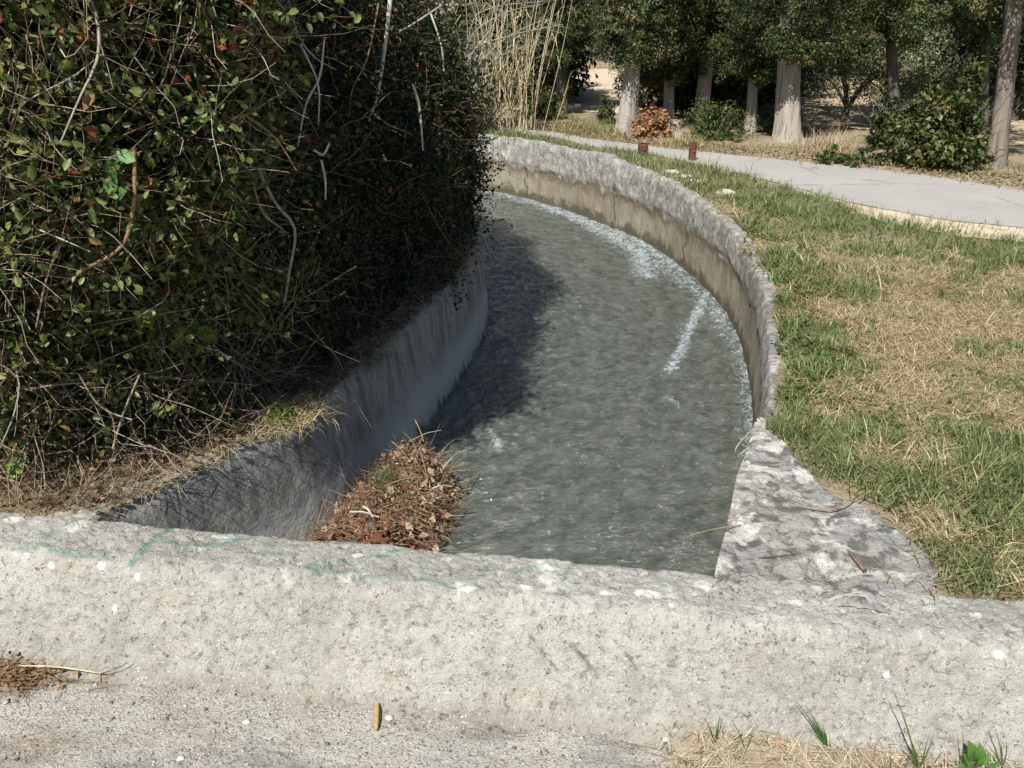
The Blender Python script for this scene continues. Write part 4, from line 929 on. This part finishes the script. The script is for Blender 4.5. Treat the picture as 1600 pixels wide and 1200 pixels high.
    for px, py, zz in ((1512, 1156, .03), (1530, 1160, .02), (1504, 1176, .0), (1544, 1176, .01), (1562, 1192, -.01), (1530, 1184, -.04), (1494, 1194, -.01), (1510, 1190, -.05), (1550, 1200, -.06)):
        q = at(px, py, min(c[1]+zz*.3, face_y(px, py)-.02)); dr = q-c; L = max(.030, np.linalg.norm(dr)*.6); dr = nrm(dr[None])[0]; nn = nrm((np.array([0, -.75, .6])-dr*np.dot(dr, np.array([0, -.75, .6])))[None])[0]; sd = np.cross(dr, nn)
        t = np.linspace(0, 1, 9); w = L*.26*np.sin(PI*np.clip(t, .02, .985)**.85); ctr = q-dr*L*(1-t)[:, None]+nn*(L*.12*np.sin(t*PI))[:, None]
        V = np.stack([ctr-sd*w[:, None]+nn*w[:, None]*.25, ctr, ctr+sd*w[:, None]+nn*w[:, None]*.25], 1).reshape(-1, 3)
        mk('leaf', V, gridF(9, 3), MT['leaf'], R, np.repeat(mixc((.05, .125, .022), (.09, .18, .035), rng.random(1)), 27, 0), True)
    v, f = tube([c-np.array([0, 0, .01]), c+np.array([0, 0, .04])], [.003, .002], 6, 6); mk('stem', v, f, MT['leaf'], R, np.repeat(np.array([[.10, .17, .04]]), len(v), 0))
    lg = 'fallen brown leaves in the dead grass'
    for i, (px, py, s, lab) in enumerate(((1218, 1160, .028, 'curled tan leaf in the dead grass below the fanned grass tuft'), (1360, 1193, .034, 'reddish brown leaf standing at the bottom edge of the photo'), (1400, 1186, .03, 'pale folded leaf between the tall blade and the reddish leaf'), (1105, 1152, .02, 'small brown leaf at the left end of the dead grass'))):
        c = G(px, py, DZ+.03); n_ = nrm((np.array([0, -.6, .8])+rng.normal(size=3)*.3)[None])[0]; t_ = nrm((rng.normal(size=3)*np.array([1, .4, .3]))[None])[0]; t_ -= n_*(n_@t_); t_ /= np.linalg.norm(t_); s_ = np.cross(n_, t_)
        t = np.linspace(0, 1, 10); w = s*.36*np.sin(PI*np.clip(t, .03, .97)**.8)*(1+.2*np.cos(t*22)); ct = c+t_*(s*(t-.5))[:, None]+n_*(.3*s*(t-.5)**2)[:, None]
        V = np.stack([ct-s_*w[:, None]+n_*w[:, None]*.5, ct, ct+s_*w[:, None]+n_*w[:, None]*.5], 1).reshape(-1, 3)
        col = ((.40, .25, .14), (.34, .14, .06), (.5, .42, .32), (.3, .16, .08))[i]; tag(mk('dry_leaf', V, gridF(10, 3), MT['dry'], tint=np.repeat(np.array(col)[None], 30, 0), smooth=True), lab, 'leaf', lg)
near_soil()
# flat stones in the grass and bollards
for i, (px, py, r, lab) in enumerate(((1046, 274, .085, 'pale flat stone in the grass, leftmost behind the canal wall'), (1066, 281, .08, 'pale flat stone in the grass with another close on its left'), (1080, 290, .11, 'broad pale flat stone lowest of the cluster behind the wall'), (1132, 307, .09, 'pale flat stone alone in the grass right of the stone cluster'), (1190, 657, .016, 'small pale stone at the corner of the stone apron'))):
    pebble(px, py, r, None, lab, .0, 'flat_stone', 'stone', .45, 'stones in the grass of the right bank', sx=1.35, sink=.15 if r > .1 else .5)
def bollard(px, py, top, wpx, label):
    c = G(px, py, 0); Y = c[1]; dist = math.hypot(Y, EYE); s = wpx/FPX*dist; h = at(px, top, Y)[2]; R = root('bollard', c, label, 'bollard', 'red-brown wooden bollards by the lane')
    z = np.r_[-.05, np.linspace(0, h-.02, 8), h-.006, h]; k = np.r_[np.ones(9), .95, .8]; a = .35; ring = []
    base = [(-1, -.8), (-.8, -1), (.8, -1), (1, -.8), (1, .8), (.8, 1), (-.8, 1), (-1, .8)]
    V = np.array([[c[0]+s*.5*kk*(x*math.cos(a)-y*math.sin(a)), c[1]+s*.5*kk*(x*math.sin(a)+y*math.cos(a)), zz] for zz, kk in zip(z, k) for x, y in base])
    mk('post', V, [gridF(len(z), 8, True), (np.arange(8)+(len(z)-1)*8)[None]], MT['bollard'], R)
    b = np.array([c[0]+.004, c[1]-s*.62, h*.62]); th = np.arange(10)*2*PI/10
    V = np.concatenate([np.c_[b[0]+np.cos(th)*.014, np.full(10, b[1]+q), b[2]+np.sin(th)*.014] for q in (.03, -.004)]); mk('bolt', V, [gridF(2, 10, True), (np.arange(10)+10)[None]], MT['darkbark'], R)
bollard(1004, 243, 224, 12, 'short red-brown wooden bollard half sunk in grass by the lane, left one')
bollard(1081, 252, 223, 9, 'narrow red-brown wooden bollard standing against the pale lane, right one')
# ------------------------------------------------------------------ trees beyond the road
def clumps(C, R, nl, size, asp, cols, up=.5, flat=.8, outdir=None, seedc=0, spray=.6):
    """leaf clumps: C centres, R radii"""
    n = len(C); k = np.repeat(np.arange(n), nl); d = rdir(len(k)); r = rng.random(len(k))**.4
    el = rng.uniform(.65, 1.5, (n, 3)); P = C[k]+d*(R[k]*r)[:, None]*np.array([1, 1, flat])*el[k]
    N = nrm(d*.7+np.array([0, 0, up])+rdir(len(k))*.6); T = nrm(d+rdir(len(k))*spray+(outdir[k]*.6 if outdir is not None else 0))
    L = rng.lognormal(0, .3, len(k))*size; v, f = leaves(P, N, L, L*asp, .25, T)
    tone = np.clip(rng.normal(.45, .33, n)[k]+rng.normal(size=len(k))*.18, 0, 1)
    c = mixc(cols[0], cols[1], tone); br = (rng.random(n) < .12)[k] & (rng.random(len(k)) < .55); c[br] = cols[2]
    return v, f, rep(c, 4)
def trunk_mesh(base, topp, r0, r1, rough=.12, flare=1.35, sides=18, seed=0):
    b, t = np.array(base), np.array(topp); m = 40; q = np.linspace(0, 1, m)**1.4; P = b+(t-b)*q[:, None]; P[:, 0] += .03*np.sin(q*5+seed); r = r0+(r1-r0)*q; r *= 1+(flare-1)*np.exp(-q*np.linalg.norm(t-b)/.14)
    P[0, 2] -= .08; th = np.arange(sides)*2*PI/sides; flt = 1+.07*np.cos(th*5+seed)+.05*np.cos(th*9+seed*2)
    V = np.stack([P[:, None, 0]+r[:, None]*flt*np.cos(th), P[:, None, 1]+r[:, None]*flt*np.sin(th), np.repeat(P[:, 2:3], sides, 1)], -1).reshape(-1, 3); c = rep(P, sides)
    V[:, :2] = c[:, :2]+(V[:, :2]-c[:, :2])*(1+rough*fbm(V*np.array([1, 1, .15]), 16, 3, seed))[:, None]
    return V, [gridF(m, sides, True)]
CYP = [(.020, .034, .014), (.10, .12, .045), (.16, .13, .05)]
def conifer(name, px, py, wpx, tx, ty, crown_py, crad, label, group, H=6.5, cols=CYP, low=None, dx=0., n1=125, n2=70, bark='bark', hidden=False, nl=170, sz=.034):
    """px,py: where the trunk meets the ground; tx,ty: a point higher up on it"""
    b = G(px, py, 0); Y = b[1]; dist = math.hypot(Y, EYE); r = wpx/FPX*dist*.5; t = at(tx, ty, Y); ax = (t-b)/max(.2, t[2]-b[2]); top = b+ax*min(H*.8, 5)
    R = root(name, b, label, 'tree', group); v, f = trunk_mesh(b, top, r*.92, r*.35, seed=px*.37); mk('trunk', v, f, MT[bark], R, smooth=True)
    z0 = at(px, crown_py, Y)[2]
    C = []; Rr = []
    for i in range(n1):        # the lower skirt of the crown, the part in view
        z = z0-.12+.3*rng.random()+rng.random()**1.1*2.0; a = rng.uniform(0, 2*PI); rr = crad*(.30+.70*math.sqrt(rng.random()))*min(1, .7+.5*(z-z0)); C.append((b[0]+ax[0]*z+dx+rr*math.cos(a), b[1]+ax[1]*z+rr*math.sin(a), z)); Rr.append(rng.uniform(.09, .24))
    for i in range(n1//2):     # boughs on the lit side
        z = z0+rng.random()*1.5; a = -PI/2+rng.normal()*.55; rr = crad*rng.uniform(.45, .95)*min(1, .7+.5*(z-z0)); C.append((b[0]+ax[0]*z+rr*math.cos(a), b[1]+ax[1]*z+rr*math.sin(a), z)); Rr.append(rng.uniform(.07, .19))
    for (lx, ly, lr) in (low or []):
        p = at(lx, ly, Y-crad*.55)
        for j in range(16): C.append(p+rng.normal(size=3)*lr*np.array([.6, .6, .5])); Rr.append(lr*rng.uniform(.45, .8))
    C1 = np.array(C); R1_ = np.array(Rr)
    v1 = clumps(C1, R1_, nl, sz, .40, cols, up=.45)
    C = []; Rr = []
    for i in range(n2):
        z = z0+1.8+rng.random()*(H-z0-1.8); k = 1-(z-z0)/(H-z0); rr = crad*1.1*(.2+.8*k**.6)*math.sqrt(rng.random()); a = rng.uniform(0, 2*PI); C.append((b[0]+ax[0]*z+rr*math.cos(a), b[1]+ax[1]*z+rr*math.sin(a), z)); Rr.append(rng.uniform(.25, .45))
    v2 = clumps(np.array(C), np.array(Rr), 34, .12, .5, cols)
    V, F, T = join([v1, v2]); mk('crown', V, F, MT['needle'], R, T)
    nb = 9
    for j in range(nb):
        z = z0+.25+rng.random()*1.3; a = rng.uniform(0, 2*PI); p = b+ax*z; q = p+np.array([math.cos(a)*crad*.8, math.sin(a)*crad*.8, rng.uniform(.0, .35)]); v, f = tube([p, (p+q)/2+np.array([0, 0, -.04]), q], [r*.22+.008, .012, .005], 6, 8); mk('limb', v, f, MT[bark], R, smooth=True)
    return R
gC = 'cypresses lining the far side of the lane'
conifer('cypress_tree', 976, 207, 29, 992, 100, 92, .72, 'pale-trunked cypress leaning right, leftmost of the row, above the dry brown bush', gC, low=[(960, 40, .16), (1010, 60, .14)])
conifer('cypress_tree', 1043, 193, 17, 1046, 120, 120, .6, 'slim cypress behind the dry brown bush with foliage hanging low', gC, low=[(1020, 118, .13), (1055, 112, .13), (1000, 100, .1)])
conifer('cypress_tree', 1097, 190, 24, 1110, 80, 84, .7, 'cypress trunk lit at its foot behind the green shrub', gC, low=[(1110, 40, .18)])
conifer('cypress_tree', 1172, 207, 17, 1174, 140, 116, .6, 'slim shaded cypress just left of the thick pale trunk', gC, low=[(1165, 100, .15), (1190, 115, .12)])
conifer('cypress_tree', 1234, 219, 40, 1237, 95, 90, .78, 'thickest pale fissured cypress trunk standing on bare ground by the lane', gC, low=[(1215, 70, .15), (1255, 78, .15)])
conifer('cypress_tree', 1549, 258, 29, 1582, 20, 12, .95, 'tall dappled cypress leaning right near the right edge of the photo', gC, low=[(1500, 10, .16), (1440, 30, .16)], n1=80, bark='midbark')
conifer('cypress_tree', 1541, 214, 13, 1541, 100, 60, .6, 'thin shaded cypress trunk behind the leaning right-hand one', gC, bark='darkbark', H=3.6, n2=24)
conifer('cypress_tree', 880, 178, 20, 878, 100, 60, .62, 'dark cypress behind the reeds with a bright low bough', gC, low=[(874, 92, .15), (900, 55, .16), (868, 50, .15)], bark='darkbark', H=2.8, n2=20)
conifer('cypress_tree', 1395, 205, 20, 1392, 100, 48, .75, 'dark cypress rising behind the large round shrub', gC, low=[(1345, 70, .16), (1320, 95, .14), (1420, 50, .15)], bark='darkbark', H=3.4, n2=24)
# further trees of the wood
gW = 'evergreens standing deeper behind the cypresses'
for i, (px, Yd, rad, cpy, lab) in enumerate(((790, 17.5, 1.2, 110, 'dark evergreen far behind the tall reeds'), (834, 16.5, .8, 100, 'dark evergreen between the reeds and the pale dirt path'), (1055, 20, 1.1, 130, 'dark evergreen far behind the slim cypress'), (1065, 15.5, 1.0, 165, 'deep shaded evergreen behind the slim cypress and dry bush'), (1140, 15, .95, 165, 'deep shaded evergreen behind the green shrub'), (1200, 17, 1.1, 140, 'deep shaded evergreen left of the olive behind the thick trunk'), (1290, 22, 1.6, 98, 'dark evergreen behind the olive tree'), (1375, 23, 1.6, 98, 'dark evergreen behind the pale olive'), (1500, 17, 1.1, 150, 'dark evergreen behind the thin shaded trunk'), (1615, 14, 1.0, 110, 'dark evergreen cut by the right edge of the photo'), (1600, 19, 1.5, 110, 'deepest evergreen at the right edge'), (930, 30, 2.4, 85, 'tall dark evergreen closing the end of the path'), (1235, 27, 2.2, 95, 'broad evergreen far behind the thick pale trunk'), (1430, 28, 2.3, 95, 'broad evergreen far behind the pale olive'), (1330, 31, 2.4, 92, 'farthest evergreen seen over the small olive tree'), (740, 22, 2., 100, 'broad evergreen far behind the twiggy grey-green shrub'))):
    p = at(px, 100, Yd); b = np.array([p[0], p[1], 0]); R = root('evergreen_tree', b, lab, 'tree', gW); v, f = trunk_mesh(b, b+np.array([0, 0, 4]), .14, .05, seed=i); mk('trunk', v, f, MT['darkbark'], R, smooth=True)
    z0 = max(.25, at(px, cpy+35, Yd)[2]); C = []; Rr = []
    for k in range(190):
        z = z0+rng.random()**1.5*({834: 2.4, 790: 2.8, 740: 3.2}.get(px, 6)-z0); rr = rad*math.sqrt(rng.random())*(1-.6*max(0, (z-2.5)/4)); a = rng.uniform(0, 2*PI); C.append((b[0]+rr*math.cos(a), b[1]+rr*math.sin(a), z)); Rr.append(rng.uniform(.22, .42))
    v, f, t = clumps(np.array(C), np.array(Rr), 80, .085, .5, [(.018, .028, .012), (.055, .068, .028), (.085, .075, .03)]); mk('crown', v, f, MT['needle'], R, t)
def far_wood():
    # the mass of woods that closes the view
    n = 520; x = rng.uniform(-60, 75, n); y = 36+rng.random(n)*14+np.abs(x)*.05; C = np.c_[x, y, rng.random(n)**.8*9.]; v, f, t = clumps(C, rng.uniform(.9, 1.8, n), 42, .42, .55, [(.02, .03, .013), (.06, .075, .03), (.09, .08, .035)])
    tag(mk('far_wood', v, f, MT['needle'], tint=t, loc=(0, 40, 0)), kind='stuff')
far_wood()
def olive(px, Yd, crown, rad, label, cols, tr=.05, py=None, n=60):
    b = G(px, py, 0) if py else np.array([at(px, 100, Yd)[0], Yd, 0]); R = root('olive_tree', b, label, 'tree', 'olive trees of the grove behind the cypresses')
    c = at(crown[0], crown[1], b[1]); fork = b+(c-b)*.45; v, f = trunk_mesh(b, fork, tr, tr*.8, .2, 1.7, 12, px); mk('trunk', v, f, MT['darkbark'], R, smooth=True)
    for j in range(5):
        a = j*2*PI/5+.4; q = c+np.array([math.cos(a)*rad*.7, math.sin(a)*rad*.7, rad*.2]); v, f = tube([fork-np.array([0, 0, .05]), (fork+q)/2+np.array([0, 0, .05]), q], [tr*.6, tr*.4, .008], 6, 10); mk('limb', v, f, MT['darkbark'], R, smooth=True)
    d = rdir(n); C = c+d*(rad*rng.random(n)**.4)[:, None]*np.array([1, 1, .65]); v, f, t = clumps(C, rng.uniform(.14, .26, n)*rad/.7, 46, .06, .2, cols, up=.6); mk('crown', v, f, MT['needle'], R, t)
OL = [(.065, .08, .05), (.17, .19, .12), (.2, .2, .13)]
olive(1322, 13.5, (1328, 128), .62, 'small shaded olive tree with a dark forked trunk on straw ground', OL, py=192)
olive(1452, 15.5, (1448, 100), .95, 'bright sunlit olive crown showing above the large round shrub', [(.14, .16, .09), (.33, .35, .22), (.3, .3, .2)], n=80)  # sunlight put into the leaf colours, paler than on the other olives
olive(1405, 13.2, (1400, 140), .5, 'dark olive pressed between the round shrub and the small olive', OL, py=200)
olive(985, 17.5, (986, 112), .42, 'small grey olive beside the pale dirt path', OL, n=40)
def shrub(name, px, py, wpx, hpx, label, cols, leaf=.04, n=46, asp=.5, mat='leaf', nl=70, cat='shrub', group=None, stems=True):
    b = G(px, py, 0); dist = math.hypot(b[1], EYE); w = wpx/FPX*dist*.5; h = hpx/FPX*dist*1.05; R = root(name, b, label, cat, group)
    d = rdir(n); d[:, 2] = np.abs(d[:, 2]); r = rng.random(n)**.45; C = b+d*(r*rng.uniform(.6, 1.28, n))[:, None]*np.array([w*.85, w*.75, h*.85])+np.array([0, 0, .02]); C[:, 2] = np.maximum(C[:, 2], .05)
    v, f, t = clumps(C, rng.uniform(.14, .40, n)*min(w, h), nl, leaf, asp, cols, up=.5); mk('foliage', v, f, MT[mat], R, t)
    if stems:
        P = np.repeat(b[None], 14, 0)+rng.normal(size=(14, 3))*np.array([w*.2, w*.2, 0]); v, f, _ = twigs(P, nrm(rdir(14)*.6+np.array([0, 0, 1])), h*.9, .008, .2, 5, 5); mk('stems', v, f, MT['darkbark'], R)
    return R
GS = [(.03, .05, .014), (.10, .13, .04), (.17, .13, .06)]
shrub('shrub', 1118, 216, 112, 52, 'bushy green shrub at the foot of the lit cypress trunk', GS, n=55)
shrub('shrub', 1458, 262, 165, 150, 'large round olive-green shrub at the lane edge left of the leaning cypress', [(.035, .05, .014), (.125, .14, .045), (.15, .13, .05)], .05, 140, .6, nl=85)
shrub('shrub', 1380, 232, 70, 90, 'dark shrub tucked in shade left of the large round shrub', [(.02, .03, .012), (.06, .075, .03), (.08, .07, .03)], .045, 45)
shrub('dead_bush', 1014, 214, 74, 52, 'dry bush of light brown dead leaves between two pale cypress trunks', [(.20, .10, .045), (.42, .25, .13), (.46, .30, .17)], .045, 50, .6, 'dry', cat='bush')
shrub('shrub', 852, 186, 85, 42, 'low dark green bush right of the reeds', GS, n=45)
shrub('shrub', 946, 194, 36, 36, 'narrow dark bush left of the leftmost pale trunk', GS, n=26)
shrub('shrub', 1205, 208, 46, 36, 'small green bush between the slim cypress and the thick trunk', [(.025, .045, .015), (.07, .10, .035), (.09, .08, .03)], n=26)
shrub('shrub', 1335, 256, 170, 20, 'low dark green plants along the lane left of the large round shrub', GS, .035, 45)
shrub('shrub', 1060, 178, 90, 55, 'shaded dark undergrowth behind the dry brown bush', [(.015, .022, .01), (.04, .05, .02), (.05, .045, .02)], .05, 40)
shrub('shrub', 748, 208, 80, 165, 'grey-green twiggy shrub left of the reeds beside the far canal wall', [(.07, .085, .045), (.20, .21, .12), (.26, .22, .13)], .04, 80, .4, nl=45)
shrub('shrub', 735, 214, 60, 60, 'yellowish low bush at the far end of the canal wall', [(.09, .10, .04), (.24, .22, .11), (.3, .24, .13)], .035, 40, .4)
# stump
def stump():
    b = G(1050, 212, 0); v, f = trunk_mesh(b, b+np.array([0, 0, .20]), .12, .095, .2, 1.5, 18, 3); R = root('tree_stump', b, 'pale sawn tree stump between the dry brown bush and the green shrub', 'stump'); mk('stump_bark', v, f, MT['bark'], R, smooth=True)
    n = 18; th = np.arange(n)*2*PI/n; P = np.r_[[b+np.array([.0, 0, .203])], np.c_[b[0]+.03*0+.088*np.cos(th), b[1]+.088*np.sin(th), b[2]+.190+.015*np.sin(th*2)]]; mk('cut_top', P, np.array([[0, i+1, (i+1) % n+1] for i in range(n)]), MT['bark'], R)
stump()
# reeds
def reeds():
    b = G(792, 203, 0); R = root('reed_clump', b, 'clump of tall dry yellow reeds between the canal and the lane', 'reeds'); lv = []
    for i in range(56):
        p = b+np.array([rng.normal()*.27, rng.normal()*.35, 0]); h = rng.uniform(.9, 2.7); ln = np.array([rng.normal()*.16+.04, rng.normal()*.12, 1.]); ln /= np.linalg.norm(ln); q = p+ln*h; mid = (p+q)/2-np.array([rng.normal()*.04, 0, -.02]); r = rng.uniform(.004, .008)
        v, f = tube([p, mid, q], [r, r*.9, r*.4], 5, 9); t = rng.random(); c = np.array((.40, .32, .19))*(1-t)+np.array((.66, .58, .39))*t; mk('cane', v, f, MT['twig'], R, np.repeat(c[None], len(v), 0))
        k = rng.integers(4, 9); tt = rng.uniform(.3, 1, k)[:, None]; lv.append(p+(q-p)*tt)
    P = np.concatenate(lv); n = len(P); v, f = blades(P, rng.uniform(.15, .4, n), rng.uniform(.010, .02, n), rng.uniform(.3, 1.1, n), rng.uniform(.6, 1.8, n)); mk('dry_blades', v, f, MT['grass'], R, rep(mixc((.38, .32, .18), (.64, .57, .38), rng.random(n)), 5))
    # single leaning cane right of the clump
    c = G(862, 208, 0); q = at(892, 112, c[1]); v, f = tube([c, (c+q)/2+np.array([.02, 0, 0]), q], [.008, .007, .003], 5, 10); R2_ = root('reed', c, 'single bent green-yellow reed leaning right by the end of the lane', 'reed'); mk('cane', v, f, MT['twig'], R2_, np.repeat(np.array([[.42, .42, .18]]), len(v), 0))
    P = c+(q-c)*rng.uniform(.5, 1, 7)[:, None]; v, f = blades(P, .16, .012, rng.uniform(.1, .7, 7), .6, np.zeros(7)); mk('dry_blades', v, f, MT['grass'], R2_, rep(mixc((.3, .32, .12), (.5, .48, .24), rng.random(7)), 5))
    # bare twiggy branches over the canal end
    b = G(715, 215, 0); R3_ = root('bare_shrub', b, 'leafless grey shrub arching over the far end of the canal', 'shrub')
    for i, pts in enumerate((((735, 120), (790, 60), (850, 30)), ((740, 80), (800, 55), (880, 38)), ((735, 60), (790, 20), (840, 8)), ((740, 30), (780, 10), (850, 2)), ((735, 150), (770, 95), (830, 70)), ((730, 100), (770, 40), (800, -20)))):
        Y = 10.8+.2*i; Q = [b+np.array([0, 0, .0])]+[at(px, py, Y) for px, py in pts]; v, f = tube(Q, [.016, .011, .008, .003], 5, 26); mk('branch', v, f, MT['twig'], R3_, np.repeat(np.array([[.33, .31, .28]]), len(v), 0), True)
        P = smooth_line(np.array(Q), 40)[12:]; v, f, _ = twigs(P, rdir(len(P))+np.array([.4, 0, .3]), rng.uniform(.1, .45, len(P)), .003, .2, 4, 3); mk('twigs', v, f, MT['twig'], R3_, np.repeat(np.array([[.36, .34, .30]]), len(v), 0))
reeds()
# dry tuft, weeds and litter on the far verge
g = G(1287, 235, 0); blade_tuft('grass_tuft', g, 500, (.12, .42), (.004, .008), .17, [(.34, .27, .17), (.58, .49, .36)], 'wispy dry grass tuft right of the thickest pale trunk', lean=(.05, .8))
g = G(1075, 226, 0); blade_tuft('grass_tuft', g, 350, (.1, .25), (.004, .008), .14, [(.22, .21, .08), (.45, .40, .2)], 'yellow-green grass tuft in front of the tree stump')
g = G(925, 205, 0); blade_tuft('grass_tuft', g, 700, (.08, .25), (.004, .009), .3, [(.12, .15, .05), (.34, .32, .14)], 'green and straw grass patch right of the single reed')
def far_grass():
    fe = np.array(far_e)[:, :2]; L = smooth_line(fe, 400); n = 30000; i = rng.integers(20, 380, n); d = rng.uniform(-.02, 1., n)**1.5*1.5; P = L[i]+np.array([.45, .9])*d[:, None]+rng.normal(size=(n, 2))*.06; m = n; P[:, 1] = np.maximum(P[:, 1], L[i][:, 1]-.05)
    g = fbm(P, 1.1, 3, 7)*.9+np.where(P[:, 0] < 1.6, .55, .22); isg = rng.random(m) < g; c = np.where(isg[:, None], mixc((.08, .11, .03), (.2, .22, .08), rng.random(m)), mixc((.26, .19, .11), (.5, .41, .27), rng.random(m)))
    bare = np.exp(-((P[:, 0]-3.6)/.35)**2); k = rng.random(m) > bare
    v, f = blades(np.c_[P[k], np.zeros(k.sum())], rng.uniform(.03, .12, k.sum()), .007, np.where(isg[k], rng.uniform(.1, .9, k.sum()), rng.uniform(.6, 1.5, k.sum())), .5); tag(mk('verge_grass', v, f, MT['grass'], tint=rep(c[k], 5), loc=(0, 0, 0)), kind='stuff')
far_grass()
def verge_litter():
    fe = smooth_line(np.array(far_e)[:, :2], 500); n = 5000; i = rng.integers(30, 430, n); d = rng.normal(size=n)*.18+.28; P = fe[i]+np.array([.45, .9])*d[:, None]+rng.normal(size=(n, 2))*.06
    L = rng.uniform(.02, .055, n); v, f = leaves(np.c_[P, np.full(n, .035)], nrm(rdir(n)*.6+np.array([0, 0, 1])), L, L*.6, .4)
    tag(mk('verge_litter', v, f, MT['dry'], tint=rep(mixc((.13, .085, .05), (.40, .30, .19), rng.random(n)), 4), loc=(0, 0, 0)), kind='stuff')
verge_litter()
# ------------------------------------------------------------------ light, camera
AZ = math.radians(23.5); EL = math.radians(48)      # sun behind the camera, a little to its left
S = np.array([-math.sin(AZ)*math.cos(EL), -math.cos(AZ)*math.cos(EL), math.sin(EL)])
sun = bpy.data.lights.new('sun', 'SUN'); sun.energy = 4.6; sun.angle = math.radians(.5); sun.color = (1, .965, .905)
so = bpy.data.objects.new('sun', sun); COL.objects.link(so)
from mathutils import Vector
so.rotation_euler = Vector([float(-x) for x in S]).to_track_quat('-Z', 'Y').to_euler(); so.location = (-5, -10, 12)
W = bpy.data.worlds.new('World'); scene.world = W; W.use_nodes = True; nt = W.node_tree
sky = nt.nodes.new('ShaderNodeTexSky'); sky.sky_type = 'NISHITA'; sky.sun_disc = False; sky.sun_elevation = EL; sky.sun_rotation = math.atan2(S[0], S[1])
bg = nt.nodes['Background']; bg.inputs[1].default_value = .06; nt.links.new(sky.outputs[0], bg.inputs[0])
cam = bpy.data.cameras.new('camera'); co = bpy.data.objects.new('camera', cam); COL.objects.link(co)
co.location = (0, 0, EYE); co.rotation_euler = (PI/2-PITCH, 0, 0); cam.sensor_width = 36; cam.lens = FPX/1600*36; cam.clip_end = 2000; cam.clip_start = .05
scene.camera = co
scene.view_settings.view_transform = 'Standard'; scene.view_settings.look = 'None'; scene.view_settings.exposure = 0.68; scene.view_settings.gamma = 1
scene.cycles.max_bounces = 6; scene.cycles.transparent_max_bounces = 8
